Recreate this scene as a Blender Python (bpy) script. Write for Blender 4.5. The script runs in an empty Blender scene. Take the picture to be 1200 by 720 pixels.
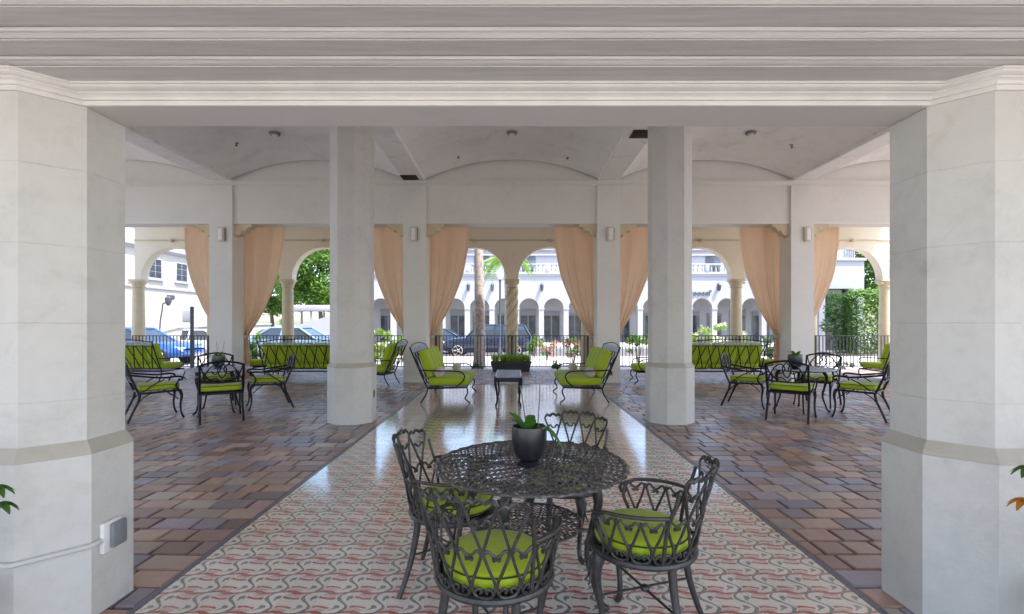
import bpy, bmesh, math, random
from mathutils import Vector, Matrix
random.seed(11)
S = bpy.context.scene
COL = S.collection
PI = math.pi
R = math.radians
sin, cos = math.sin, math.cos
CX, XV, YH, F, EYE = 0.03, 601.0, 379.0, 580.0, 1.5

def wx(px, d):            # photograph column -> world X at depth d
    return CX + (px - XV) * d / F
def wz(py, d):            # photograph row -> world Z at depth d
    return EYE - (py - YH) * d / F

# ------------------------------------------------------------------ mesh helpers
class MB:
    def __init__(s):
        s.v = []; s.f = []; s.uvlike = None
    def add(s, vs, fs):
        o = len(s.v)
        s.v.extend([tuple(p) for p in vs])
        s.f.extend([tuple(i + o for i in f) for f in fs])
        return s
    def box(s, x0, x1, y0, y1, z0, z1, b=0.0):
        if b <= 0:
            vs = [(x, y, z) for x in (x0, x1) for y in (y0, y1) for z in (z0, z1)]
            fs = [(0,1,3,2), (4,6,7,5), (0,4,5,1), (2,3,7,6), (0,2,6,4), (1,5,7,3)]
            return s.add(vs, fs)
        bm = bmesh.new()
        bmesh.ops.create_cube(bm, size=1)
        for v in bm.verts:
            v.co = Vector(((x0+x1)/2 + v.co.x*(x1-x0), (y0+y1)/2 + v.co.y*(y1-y0), (z0+z1)/2 + v.co.z*(z1-z0)))
        bmesh.ops.bevel(bm, geom=bm.edges[:], offset=b, segments=2, affect='EDGES', profile=0.5)
        bm.verts.index_update()
        s.add([v.co[:] for v in bm.verts], [[v.index for v in f.verts] for f in bm.faces])
        bm.free()
        return s
    def loft(s, rings, closed=True, cap=True):
        n = len(rings[0]); vs = [p for r in rings for p in r]; fs = []
        for i in range(len(rings) - 1):
            for j in range(n if closed else n - 1):
                k = (j + 1) % n
                fs.append((i*n + j, i*n + k, (i+1)*n + k, (i+1)*n + j))
        if cap and closed:
            fs.append(tuple(range(n))[::-1]); fs.append(tuple((len(rings)-1)*n + j for j in range(n)))
        return s.add(vs, fs)
    def tube(s, pts, r, n=6, closed=False, flat=1.0):
        pts = [Vector(p) for p in pts]
        m = len(pts)
        rr = r if isinstance(r, (list, tuple)) else [r] * m
        if len(rr) != m:
            rr = [rr[0] + (rr[-1] - rr[0]) * i / (m - 1) for i in range(m)]
        T = []
        for i in range(m):
            if closed:
                t = pts[(i+1) % m] - pts[i-1]
            else:
                t = pts[min(i+1, m-1)] - pts[max(i-1, 0)]
            if t.length < 1e-9: t = Vector((0, 0, 1))
            T.append(t.normalized())
        up = Vector((0, 0, 1)) if abs(T[0].z) < .9 else Vector((1, 0, 0))
        nrm = (up - T[0] * up.dot(T[0])).normalized()
        rings = []
        for i in range(m):
            nrm = nrm - T[i] * nrm.dot(T[i])
            if nrm.length < 1e-6:
                nrm = T[i].orthogonal()
            nrm.normalize()
            b = T[i].cross(nrm)
            rings.append([pts[i] + (nrm * cos(2*PI*k/n) * flat + b * sin(2*PI*k/n)) * rr[i] for k in range(n)])
        if closed:
            rings.append(rings[0])
            return s.loft(rings, cap=False)
        return s.loft(rings)
    def lathe(s, prof, n=24, c=(0, 0, 0)):
        rings = [[(c[0] + r*cos(2*PI*k/n), c[1] + r*sin(2*PI*k/n), c[2] + z) for k in range(n)] for r, z in prof]
        return s.loft(rings)
    def prism(s, poly, z0, z1):
        return s.loft([[(x, y, z0) for x, y in poly], [(x, y, z1) for x, y in poly]])
    def prism_y(s, poly, y0, y1):       # polygon in XZ
        return s.loft([[(x, y0, z) for x, z in poly], [(x, y1, z) for x, z in poly]])
    def prism_x(s, poly, x0, x1):       # polygon in YZ
        return s.loft([[(x0, y, z) for y, z in poly], [(x1, y, z) for y, z in poly]])
    def pillow(s, c, a, b, h, e=.28, ez=.5, n=32, m=14, rot=None):
        def sp(w, p): return math.copysign(abs(w) ** p, w)
        rings = []
        for i in range(m + 1):
            ph = -PI/2 + PI * i / m
            cz, sz = sp(cos(ph), ez), sp(sin(ph), ez)
            if i in (0, m): cz = 0.001
            ring = []
            for k in range(n):
                t = 2*PI*(k+.5)/n
                p = Vector((a*cz*sp(cos(t), e), b*cz*sp(sin(t), e), h*sz))
                if rot: p = rot @ p
                ring.append((c[0]+p.x, c[1]+p.y, c[2]+p.z))
            rings.append(ring)
        return s.loft(rings)
    def xform(s, M):
        s.v = [tuple(M @ Vector(p)) for p in s.v]
        return s
    def build(s, name, mat, parent=None, smooth=True, ang=40):
        me = bpy.data.meshes.new(name)
        me.from_pydata(s.v, [], s.f)
        bm = bmesh.new(); bm.from_mesh(me)
        bmesh.ops.recalc_face_normals(bm, faces=bm.faces[:])
        bm.to_mesh(me); bm.free()
        if smooth:
            me.shade_smooth()
            me.set_sharp_from_angle(angle=R(ang))
        o = bpy.data.objects.new(name, me)
        COL.objects.link(o)
        if mat: me.materials.append(mat)
        if parent: o.parent = parent
        return o

def tag(o, label, cat, group=None):
    o['label'] = label; o['category'] = cat
    if group: o['group'] = group
    return o
def struct(o):
    o['kind'] = 'structure'; return o
def root(name, label, cat, loc=(0, 0, 0), rz=0, group=None):
    o = bpy.data.objects.new(name, None); COL.objects.link(o)
    o.empty_display_size = .1
    o.location = loc; o.rotation_euler = (0, 0, rz)
    return tag(o, label, cat, group)
def dup(o, loc=None, rz=None, label=None, parent=None):
    c = o.copy(); COL.objects.link(c)
    if parent: c.parent = parent
    for ch in [x for x in bpy.data.objects if x.parent == o]:
        dup(ch, parent=c)
    if loc: c.location = loc
    if rz is not None: c.rotation_euler = (0, 0, rz)
    if label: c['label'] = label
    return c
def spline(pts, k=6, closed=False):
    P = [Vector(p) for p in pts]; out = []
    n = len(P)
    for i in range(n if closed else n - 1):
        if closed:
            a, b, c, d = P[i-1], P[i], P[(i+1) % n], P[(i+2) % n]
        else:
            a, b, c, d = P[max(i-1, 0)], P[i], P[i+1], P[min(i+2, n-1)]
        for j in range(k):
            t = j / k
            out.append(.5*((2*b) + (c-a)*t + (2*a-5*b+4*c-d)*t*t + (3*b-a-3*c+d)*t**3))
    if not closed: out.append(P[-1])
    return out

# ------------------------------------------------------------------ materials
class NT:
    def __init__(s, name):
        s.m = bpy.data.materials.new(name); s.m.use_nodes = True
        s.t = s.m.node_tree; s.n = s.t.nodes; s.b = s.n['Principled BSDF']
    def node(s, ty, **kw):
        x = s.n.new(ty)
        for k, v in kw.items(): setattr(x, k, v)
        return x
    def link(s, a, b): s.t.links.new(a, b)
    def put(s, sock, v):
        if isinstance(v, (int, float)): sock.default_value = v
        elif isinstance(v, tuple): sock.default_value = v if len(v) == 4 else (*v, 1)
        else: s.link(v, sock)
    def m_(s, op, a, b=0, c=None):
        x = s.node('ShaderNodeMath', operation=op)
        s.put(x.inputs[0], a); s.put(x.inputs[1], b)
        if c is not None: s.put(x.inputs[2], c)
        return x.outputs[0]
    def mix(s, f, a, b, mode='MIX'):
        x = s.node('ShaderNodeMix', data_type='RGBA', blend_type=mode)
        s.put(x.inputs[0], f); s.put(x.inputs[6], a); s.put(x.inputs[7], b)
        return x.outputs[2]
    def coord(s, kind='Object'):
        return s.node('ShaderNodeTexCoord').outputs[kind]
    def noise(s, scale, detail=4, rough=.55, vec=None, dist=0):
        x = s.node('ShaderNodeTexNoise')
        x.inputs['Scale'].default_value = scale; x.inputs['Detail'].default_value = detail
        x.inputs['Roughness'].default_value = rough; x.inputs['Distortion'].default_value = dist
        s.link(vec if vec is not None else s.coord(), x.inputs['Vector'])
        return x.outputs['Fac']
    def ramp(s, fac, stops):
        x = s.node('ShaderNodeValToRGB')
        e = x.color_ramp.elements
        while len(e) < len(stops): e.new(.5)
        for q, (p, c) in zip(e, stops):
            q.position = p; q.color = (*c, 1) if len(c) == 3 else c
        s.link(fac, x.inputs[0])
        return x.outputs[0]
    def bump(s, h, strength=.3, dist=.01):
        x = s.node('ShaderNodeBump')
        x.inputs['Strength'].default_value = strength; x.inputs['Distance'].default_value = dist
        s.link(h, x.inputs['Height']); s.link(x.outputs[0], s.b.inputs['Normal'])
    def set(s, color=None, rough=None, metal=None, spec=None, **kw):
        if color is not None: s.put(s.b.inputs['Base Color'], color)
        if rough is not None: s.put(s.b.inputs['Roughness'], rough)
        if metal is not None: s.b.inputs['Metallic'].default_value = metal
        if spec is not None: s.b.inputs['Specular IOR Level'].default_value = spec
        for k, v in kw.items(): s.b.inputs[k.replace('_', ' ')].default_value = v
        return s

def plaster(name, c, var=.1, scale=1.3, bump=.15, rough=.7, stain=None, stain_amt=.25):
    t = NT(name)
    n1 = t.noise(scale, 6, .6); n2 = t.noise(scale*9, 5, .65)
    f = t.m_('ADD', t.m_('MULTIPLY', n1, .65), t.m_('MULTIPLY', n2, .35))
    d = tuple(x*(1-var*1.6) for x in c); l = tuple(min(1, x*(1+var*.7)) for x in c)
    col = t.ramp(f, [(.33, d), (.5, c), (.68, l)])
    if stain:
        n3 = t.noise(scale*2.2, 8, .72, dist=.6)
        msk = t.ramp(n3, [(.56, (0, 0, 0)), (.72, (1, 1, 1))])
        col = t.mix(t.m_('MULTIPLY', msk, stain_amt), col, (*stain, 1))
    t.set(color=col, rough=rough, spec=.3)
    n4 = t.noise(55, 4, .6); n5 = t.noise(9, 3, .5)
    t.bump(t.m_('ADD', n4, n5), bump, .006)
    return t.m

def simple(name, c, rough=.5, metal=0, spec=.5, var=.12, scale=12, bump=0, **kw):
    t = NT(name)
    n = t.noise(scale, 4, .6)
    d = tuple(x*(1-var) for x in c); l = tuple(min(1, x*(1+var)) for x in c)
    t.set(color=t.ramp(n, [(.35, d), (.65, l)]), rough=rough, metal=metal, spec=spec, **kw)
    if bump: t.bump(t.noise(scale*6, 3), bump, .004)
    return t.m

M = {}
M['column'] = plaster('column_plaster', (.575, .555, .52), .09, 1.5, .4, .62, (.40, .35, .28), .34)
M['ledge'] = plaster('ledge_stone', (.43, .385, .325), .1, 2.0, .2, .6, (.30, .24, .17), .35)
M['wall'] = plaster('hall_plaster', (.68, .655, .61), .05, .7, .15, .7)
M['ceiling'] = plaster('ceiling_plaster', (.80, .78, .75), .08, .6, .3, .8, (.42, .39, .35), .4)
M['beam'] = plaster('painted_beam', (.60, .58, .55), .05, .9, .12, .55)
M['cream'] = plaster('cream_plaster', (.74, .66, .53), .05, .8, .15, .75)
M['stonecol'] = plaster('arcade_stone', (.60, .51, .35), .12, 3, .35, .7, (.4, .33, .22), .4)
M['facade'] = plaster('white_facade', (.36, .36, .40), .05, .5, .1, .8)
M['facade_trim'] = plaster('white_trim', (.35, .35, .38), .05, .5, .1, .8)
M['creambuild'] = plaster('cream_facade', (.42, .40, .36), .05, .4, .1, .8)

def painted_timber():
    t = NT('painted_timber')
    mp = t.node('ShaderNodeMapping'); mp.inputs['Scale'].default_value = (.6, 9, 9)
    t.link(t.coord(), mp.inputs[0])
    grain = t.noise(4, 6, .6, mp.outputs[0])
    col = t.ramp(grain, [(.3, (.48, .465, .45)), (.7, (.58, .565, .54))])
    mp2 = t.node('ShaderNodeMapping'); mp2.inputs['Scale'].default_value = (3.2, 14, 14)
    t.link(t.coord(), mp2.inputs[0])
    chip = t.noise(1.7, 6, .7, mp2.outputs[0], .5)
    msk = t.ramp(chip, [(.70, (0, 0, 0)), (.715, (1, 1, 1))])
    col = t.mix(msk, col, (.20, .17, .14, 1))
    t.set(color=col, rough=.5, spec=.4)
    t.bump(t.m_('SUBTRACT', grain, t.m_('MULTIPLY', msk, .8)), .35, .006)
    return t.m
M['timber'] = painted_timber()
M['crown'] = simple('crown_paint', (.68, .66, .62), .42, var=.05, scale=5, bump=.15)

def metal(name, c, rough=.34, mt=.35, sp=.6):
    t = NT(name)
    n = t.noise(30, 4, .6); n2 = t.noise(220, 2)
    t.set(color=t.ramp(n, [(.35, tuple(x*.65 for x in c)), (.7, tuple(x*1.35 for x in c))]), rough=t.m_('ADD', t.m_('MULTIPLY', n, .25), rough-.12), metal=mt, spec=sp)
    t.bump(t.m_('ADD', n2, n), .25, .002)
    return t.m
M['iron'] = metal('cast_pewter_metal', (.046, .041, .039), .34, .2, .45)
M['dark'] = metal('black_cast_metal', (.010, .010, .017), .36, .1, .3)
M['tabletop'] = metal('cast_tabletop', (.13, .125, .125), .25, .5, .6)
M['bluetop'] = metal('grey_cast_top', (.42, .47, .58), .3, .1, .6)
M['rail'] = simple('black_iron_rail', (.02, .02, .022), .45)

def fabric(name, c, tr=0.0):
    t = NT(name)
    n = t.noise(260, 2, .5); n2 = t.noise(5, 4)
    f = t.m_('ADD', t.m_('MULTIPLY', n, .5), t.m_('MULTIPLY', n2, .5))
    t.set(color=t.ramp(f, [(.3, tuple(x*.86 for x in c)), (.7, tuple(min(1, x*1.12) for x in c))]), rough=.85, spec=.2)
    t.b.inputs['Sheen Weight'].default_value = .15
    t.bump(t.m_('ADD', t.m_('MULTIPLY', n, .25), t.noise(9, 3, .5, dist=1.2)), .35, .012)
    if tr:
        out = t.n['Material Output']
        ms = t.node('ShaderNodeMixShader'); ms.inputs[0].default_value = tr
        tb = t.node('ShaderNodeBsdfTranslucent'); tb.inputs[0].default_value = (*c, 1)
        t.link(t.b.outputs[0], ms.inputs[1]); t.link(tb.outputs[0], ms.inputs[2]); t.link(ms.outputs[0], out.inputs[0])
    return t.m
M['green'] = fabric('lime_canvas', (.35, .45, .022))
M['piping'] = fabric('dark_piping', (.03, .05, .012))
M['greyfab'] = fabric('grey_linen', (.50, .48, .50))
M['pinkfab'] = fabric('pink_linen', (.55, .36, .32))
M['curtain'] = fabric('tan_curtain', (.86, .70, .55), .6)
M['tie'] = fabric('tie_cloth', (.45, .42, .40))

def tile_mat():
    t = NT('patterned_cement_tile')
    sep = t.node('ShaderNodeSeparateXYZ'); t.link(t.coord(), sep.inputs[0])
    p = .197
    u = t.m_('DIVIDE', sep.outputs[0], p); v = t.m_('DIVIDE', sep.outputs[1], p)
    su = t.m_('SINE', t.m_('MULTIPLY', u, 2*PI)); sv = t.m_('SINE', t.m_('MULTIPLY', v, 2*PI))
    wob = t.m_('MULTIPLY', t.m_('SUBTRACT', t.noise(60, 2), .5), .06)
    w = t.m_('FRACT', t.m_('ADD', t.m_('SUBTRACT', u, t.m_('MULTIPLY', sv, .17)), t.m_('ADD', wob, .5)))
    q = t.m_('SUBTRACT', t.m_('FRACT', t.m_('ADD', t.m_('SUBTRACT', v, t.m_('MULTIPLY', su, .06)), wob)), .5)
    dg = t.m_('MINIMUM', w, t.m_('SUBTRACT', 1, w))
    thick = t.m_('ADD', .050, t.m_('MULTIPLY', t.m_('SINE', t.m_('MULTIPLY', v, 4*PI)), .014))
    grey = t.m_('LESS_THAN', dg, thick)
    def band(x, a, b): return t.m_('MULTIPLY', t.m_('GREATER_THAN', x, a), t.m_('LESS_THAN', x, b))
    q0 = t.m_('SUBTRACT', t.m_('FRACT', t.m_('ADD', v, t.m_('ADD', wob, .5))), .5)
    swv = t.m_('MULTIPLY', t.m_('SINE', t.m_('MULTIPLY', w, 2*PI)), .062)
    q = t.m_('SUBTRACT', q0, swv)
    redmain = band(q, -.056, .056)
    up = band(w, .10, .56); lo = band(w, .44, .90)
    pink = t.m_('ADD', t.m_('MULTIPLY', band(q, .06, .16), band(w, .10, .55)), t.m_('MULTIPLY', band(q, -.16, -.06), band(w, .45, .90)))
    taper = t.m_('MULTIPLY', t.m_('SUBTRACT', 1, t.m_('MULTIPLY', w, w)), .03)
    redst = t.m_('ADD', t.m_('MULTIPLY', band(q, t.m_('SUBTRACT', .22, taper), t.m_('ADD', .26, taper)), up), t.m_('MULTIPLY', band(q, -.31, -.20), lo))
    def ell(cu, cv, ang, a, b):
        du = t.m_('SUBTRACT', w, cu); dv = t.m_('SUBTRACT', q0, cv)
        x = t.m_('ADD', t.m_('MULTIPLY', du, cos(ang)), t.m_('MULTIPLY', dv, sin(ang)))
        y = t.m_('SUBTRACT', t.m_('MULTIPLY', dv, cos(ang)), t.m_('MULTIPLY', du, sin(ang)))
        x = t.m_('DIVIDE', x, a); y = t.m_('DIVIDE', y, b)
        return t.m_('LESS_THAN', t.m_('ADD', t.m_('MULTIPLY', x, x), t.m_('MULTIPLY', y, y)), 1)
    leaf = t.m_('MAXIMUM', t.m_('MAXIMUM', ell(.72, .24, .9, .16, .036), ell(.755, .285, .9, .085, .085)),
                t.m_('MAXIMUM', ell(.27, -.30, .9, .16, .036), ell(.305, -.255, .9, .085, .085)))
    big = t.noise(1.1, 5, .6); fine = t.noise(38, 4, .65)
    base = t.ramp(t.m_('ADD', t.m_('MULTIPLY', big, .5), t.m_('MULTIPLY', fine, .5)), [(.32, (.68, .61, .52)), (.5, (.80, .73, .635)), (.7, (.87, .80, .70))])
    col = t.mix(pink, base, (.64, .43, .375, 1))
    col = t.mix(t.m_('MINIMUM', t.m_('ADD', redmain, redst), 1), col, (.40, .085, .07, 1))
    col = t.mix(leaf, col, (.20, .19, .19, 1))
    col = t.mix(grey, col, (.17, .165, .165, 1))
    # worn print: let some of the cream through
    wn = t.node('ShaderNodeTexWhiteNoise', noise_dimensions='2D')
    cmb = t.node('ShaderNodeCombineXYZ'); t.link(t.m_('FLOOR', t.m_('ADD', u, .25)), cmb.inputs[0]); t.link(t.m_('FLOOR', t.m_('ADD', v, .02)), cmb.inputs[1])
    t.link(cmb.outputs[0], wn.inputs[0])
    col = t.mix(1.0, col, t.ramp(wn.outputs[0], [(0, (.84, .83, .82)), (1, (1, 1, 1))]), 'MULTIPLY')
    wear = t.ramp(t.noise(22, 5, .7), [(.4, (0, 0, 0)), (.8, (.4, .4, .4))])
    col = t.mix(wear, col, base)
    ju = t.m_('FRACT', t.m_('ADD', u, .25)); jv = t.m_('FRACT', t.m_('ADD', v, .02))
    joint = t.m_('MAXIMUM', t.m_('LESS_THAN', ju, .012), t.m_('LESS_THAN', jv, .012))
    col = t.mix(t.m_('MULTIPLY', joint, .55), col, (.30, .26, .22, 1))
    rg = t.ramp(t.noise(3.2, 6, .65), [(.3, (.10, .10, .10)), (.7, (.24, .24, .24))])
    t.set(color=col, rough=rg, spec=.55)
    t.b.inputs['Coat Weight'].default_value = .8; t.b.inputs['Coat Roughness'].default_value = .11; t.b.inputs['Coat IOR'].default_value = 1.75
    t.bump(t.m_('ADD', t.noise(2.5, 3), t.m_('MULTIPLY', joint, -.1)), .03, .01)
    return t.m
M['tile'] = tile_mat()

def paver_mat():
    t = NT('tumbled_paver')
    a = t.node('ShaderNodeVertexColor', layer_name='tone')
    n = t.noise(14, 6, .65); n2 = t.noise(90, 4, .6); n3 = t.noise(2, 4, .6)
    col = t.mix(.4, a.outputs[0], t.ramp(n, [(.3, (.65, .63, .63)), (.7, (1.25, 1.22, 1.2))]), 'MULTIPLY')
    col = t.mix(.2, col, t.ramp(n3, [(.35, (.70, .62, .58)), (.65, (1.2, 1.2, 1.25))]), 'MULTIPLY')
    t.set(color=col, rough=t.m_('ADD', .27, t.m_('MULTIPLY', n, .14)), spec=.55)
    t.bump(t.m_('ADD', n2, t.m_('MULTIPLY', n, 1.0)), .14, .004)
    return t.m
M['paver'] = paver_mat()
M['mortar'] = simple('dark_joint_sand', (.055, .045, .04), .8)
M['border'] = simple('blue_grey_border', (.10, .11, .14), .3, spec=.5)
M['glass'] = simple('dark_glass', (.03, .04, .055), .06, spec=.9)
M['shopglass'] = simple('shop_glass', (.055, .06, .07), .12, spec=.8, var=.5, scale=1.2)
M['shopback'] = plaster('shop_wall', (.38, .38, .39), .1, .6)
M['frame'] = simple('grey_frame', (.06, .065, .08), .4)
M['whitepaint'] = simple('white_paint', (.75, .74, .72), .4, var=.04)
M['beige'] = simple('beige_plastic', (.60, .52, .40), .5, var=.05)
M['greybox'] = simple('grey_plastic', (.20, .21, .22), .45, var=.08)
M['black'] = simple('black_plastic', (.012, .012, .013), .5)
M['lamp'] = simple('frosted_globe', (.75, .76, .78), .3)
M['asphalt'] = simple('asphalt', (.10, .10, .105), .9, scale=8, var=.3, bump=.3)
M['pavement'] = plaster('pale_paving', (.44, .42, .40), .06, .6, .2, .8)
M['bounce_yard'] = plaster('bounce_paving', (.40, .37, .34), .08, .6, .2, .85)
M['redkerb'] = simple('red_kerb_paint', (.42, .07, .05), .6)
M['soil'] = simple('soil', (.05, .035, .025), .95, bump=.5)
M['ground'] = simple('ground', (.17, .17, .13), .95, scale=.6, var=.25)
M['bark'] = simple('bark', (.16, .12, .085), .9, scale=14, var=.4, bump=.6)
M['palmbark'] = simple('palm_bark', (.34, .29, .26), .85, scale=9, var=.3, bump=.5)
M['pot'] = simple('graphite_pot', (.016, .016, .021), .28, spec=.6, var=.1)
M['lead'] = simple('lead_planter', (.03, .032, .04), .45)
M['terracotta'] = simple('clay_pot', (.36, .30, .26), .7)
M['tyre'] = simple('tyre_rubber', (.015, .015, .016), .8)
M['alloy'] = simple('alloy_rim', (.55, .56, .58), .3, metal=.6)
M['flower_p'] = simple('pink_petals', (.62, .16, .22), .7)
M['flower_w'] = simple('white_petals', (.72, .68, .62), .7)
M['stake'] = simple('stake_cane', (.12, .10, .09), .6)
M['stone_sign'] = simple('letter_grey', (.09, .09, .11), .5)

def leafmat(name, a, b, tr=.35):
    t = NT(name)
    oi = t.node('ShaderNodeNewGeometry')
    x = t.ramp(oi.outputs['Random Per Island'], [(0, a), (.55, tuple((p+q)/2 for p, q in zip(a, b))), (1, b)])
    t.set(color=x, rough=.5, spec=.4)
    out = t.n['Material Output']
    ms = t.node('ShaderNodeMixShader'); ms.inputs[0].default_value = tr
    tb = t.node('ShaderNodeBsdfTranslucent')
    t.link(t.mix(1.0, x, (1.3, 1.5, .5, 1), 'MULTIPLY'), tb.inputs[0])
    t.link(t.b.outputs[0], ms.inputs[1]); t.link(tb.outputs[0], ms.inputs[2]); t.link(ms.outputs[0], out.inputs[0])
    return t.m
M['leaf'] = leafmat('tree_leaves', (.05, .12, .02), (.15, .26, .035))
M['leaf_hedge'] = leafmat('hedge_leaves', (.06, .14, .02), (.16, .27, .04))
M['leaf_dark'] = leafmat('dark_leaves', (.02, .07, .015), (.07, .16, .03))
M['leaf_grass'] = leafmat('grass_blades', (.16, .28, .04), (.36, .42, .10))
M['leaf_orchid'] = leafmat('orchid_leaves', (.03, .11, .015), (.07, .20, .03), .2)
M['leaf_orange'] = leafmat('orange_leaves', (.40, .13, .02), (.5, .2, .03), .2)
M['frond'] = leafmat('palm_fronds', (.10, .22, .04), (.26, .38, .09))

def carpaint(name, c):
    t = NT(name); t.set(color=c, rough=.28, metal=.2, spec=.5)
    t.b.inputs['Coat Weight'].default_value = .8; t.b.inputs['Coat Roughness'].default_value = .05
    return t.m
M['navy'] = carpaint('navy_car_paint', (.018, .028, .06))
M['blue'] = carpaint('blue_car_paint', (.03, .12, .42))
M['silver'] = carpaint('pale_blue_car_paint', (.20, .30, .42))
M['whitecar'] = carpaint('white_car_paint', (.55, .56, .58))

# ------------------------------------------------------------------ ground, floors
g = MB().box(-300, 300, -200, 400, -1.0, -.32); struct(g.build('ground', M['ground'], smooth=False))
c = MB().box(-60, 60, -60, .6, -.3, -.004); struct(c.build('bounce_yard', M['bounce_yard'], smooth=False))  # unseen pale floor behind the camera, added to bounce light onto the fronts
c = MB().box(-14, 14, .6, 16.25, -.3, -.022); struct(c.build('floor_base', M['mortar'], smooth=False))
tl = MB().box(-1.93, 1.93, .6, 12.1, -.021, 0.0); struct(tl.build('tile_floor', M['tile'], smooth=False))
bd = MB()
for s in (-1, 1):
    bd.box(min(s*1.933, s*1.968), max(s*1.933, s*1.968), .6, 12.1, -.021, .001)
bd.box(-1.968, 1.968, 12.103, 12.138, -.021, .001)
struct(bd.build('floor_border', M['border'], smooth=False))

def paver_floor():
    vs, fs, cols = [], [], []
    tones = [(.21, .125, .092), (.17, .10, .078), (.235, .15, .11), (.155, .115, .115), (.17, .135, .145), (.27, .185, .135),
             (.115, .08, .07), (.225, .135, .115), (.19, .115, .10), (.25, .155, .11), (.15, .135, .16), (.19, .165, .17), (.24, .19, .15)]
    def block(x0, x1, y0, y1):
        j = lambda: random.uniform(-.005, .005)
        gz = random.uniform(-.004, .0); b = .010; gp = .0065
        out = [(x0+gp+j(), y0+gp+j()), (x1-gp+j(), y0+gp+j()), (x1-gp+j(), y1-gp+j()), (x0+gp+j(), y1-gp+j())]
        cx, cy = (x0+x1)/2, (y0+y1)/2
        k = len(vs)
        tx, ty = random.uniform(-.01, .01), random.uniform(-.012, .012)
        for (x, y) in out: vs.append((x, y, -.021))
        for (x, y) in out: vs.append((x, y, gz - .007))
        for (x, y) in out:
            xx, yy = x + math.copysign(b, cx-x), y + math.copysign(b, cy-y)
            vs.append((xx, yy, gz + (xx-cx)*tx + (yy-cy)*ty))
        f = [(k+8, k+9, k+10, k+11)]
        for a in range(4):
            c2 = (a+1) % 4
            f.append((k+a, k+c2, k+4+c2, k+4+a)); f.append((k+4+a, k+4+c2, k+8+c2, k+8+a))
        fs.extend(f)
        t = random.choice(tones); v = random.uniform(.76, 1.26)*1.68
        cols.extend([tuple(min(1, q*v*h) for q, h in zip(t, (1, 1.04, 1.09)))] * len(f))
    def row(xa, xb, y0, y1):
        x = xa
        w0 = random.choice((.1, .2, .3, .15))
        while x < xb - .02:
            w = w0 or random.choice((.2, .3, .3, .25, .2)); w0 = None
            x1 = x + w
            if x1 > xb - .09: x1 = xb
            block(x, x1, y0, y1); x = x1
    y = .62
    while y < 16.2:
        h = random.choice((.2, .2, .2, .2)); y1 = min(y + h, 16.24)
        if y < 12.13:
            row(-12.4, -1.972, y, y1); row(1.972, 12.4, y, y1)
        else:
            row(-12.4, 12.4, y, y1)
        y = y1
    me = bpy.data.meshes.new('paver_floor'); me.from_pydata(vs, [], fs)
    ca = me.color_attributes.new('tone', 'FLOAT_COLOR', 'CORNER')
    i = 0
    for p, cc in zip(me.polygons, cols):
        for li in p.loop_indices: ca.data[li].color = (*cc, 1)
    o = bpy.data.objects.new('paver_floor', me); COL.objects.link(o); me.materials.append(M['paver'])
    return struct(o)
paver_floor()

# ------------------------------------------------------------------ octagonal columns
def octa(c, w, z):
    s = w/2; k = s*math.tan(PI/8)
    return [(c[0]+x, c[1]+y, z) for x, y in ((k,-s),(s,-k),(s,k),(k,s),(-k,s),(-s,k),(-s,-k),(-k,-s))]
def column(label, cx, cy, ztop, joints, group):
    r = root('octagonal_column', label, 'column', (cx, cy, 0), 0, group)
    b = MB(); b.loft([octa((0,0), .67, 0), octa((0,0), .67, .835)])
    b.build('plinth', M['column'], r, ang=20)
    l = MB(); l.loft([octa((0,0), .6705, .836), octa((0,0), .668, .85), octa((0,0), .61, .902), octa((0,0), .6035, .906)])
    l.build('ledge', M['ledge'], r, ang=20)
    sh = MB(); rings = [octa((0,0), .60, .90)]
    z = .9
    for zj in joints:
        if zj < ztop - .1:
            rings += [octa((0,0), .60, zj-.003), octa((0,0), .595, zj-.001), octa((0,0), .595, zj+.001), octa((0,0), .60, zj+.003)]
    rings.append(octa((0,0), .60, ztop))
    sh.loft(rings); sh.build('shaft', M['column'], r, ang=20)
    return r
J = [1.116 + .385*i for i in range(13)]
XC = 2.44
YF, YM, YB = 2.646, 7.615, 12.5
column('near cream octagonal column at the left edge with a wall conduit', -XC, YF, 2.60, J, 'octagonal columns')
column('near cream octagonal column at the right edge without any conduit', XC, YF, 2.60, J, 'octagonal columns')
column('cream octagonal column in the middle distance left of the tiled strip', -XC, YM, 5.1, [], 'octagonal columns')
column('cream octagonal column in the middle distance right of the tiled strip', XC, YM, 5.1, [], 'octagonal columns')

# ------------------------------------------------------------------ front beam, crown and stepped timber
bt = YF - .124
fb = MB().box(-12.3, 12.3, bt, YF+.124, 2.602, 5.9)
tag(fb.build('front_wall', M['beam'], smooth=False), 'painted beam and wall over the front opening between the near columns', 'wall')
# crown moulding following wall, column chamfers and column fronts
def offs(o, o2):
    # plan path for the crown at projection o beyond beam face / column faces
    pts = []
    for cx in (-XC, XC):
        s = .30; k = s*math.tan(PI/8)
        t = math.tan(PI/8)
        q = [(-s-o2*0, bt-o), (-(s)-o2*.0, -0)]
        ss = s + o2; kk = ss*t
        # where the chamfer line meets the beam face line
        yl = bt - o - YF
        # right chamfer goes from (kk,-ss) to (ss,-kk): x - (-y) => x = kk + (y + ss)
        xi = kk + (yl + ss)
        pts += [(cx - xi, bt - o), (cx - kk, YF - ss), (cx + kk, YF - ss), (cx + xi, bt - o)]
    return [(-12.3, bt-o)] + pts + [(12.3, bt-o)]
prof = [(0.0, 2.60), (.022, 2.60), (.022, 2.619), (.017, 2.621), (.017, 2.6245), (.030, 2.6255), (.030, 2.630), (.026, 2.632), (.030, 2.639), (.040, 2.646), (.054, 2.650), (.054, 2.655), (.070, 2.657), (.084, 2.662), (.092, 2.668), (.092, 2.673), (.104, 2.674), (.104, 2.684), (.0, 2.684)]
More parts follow.
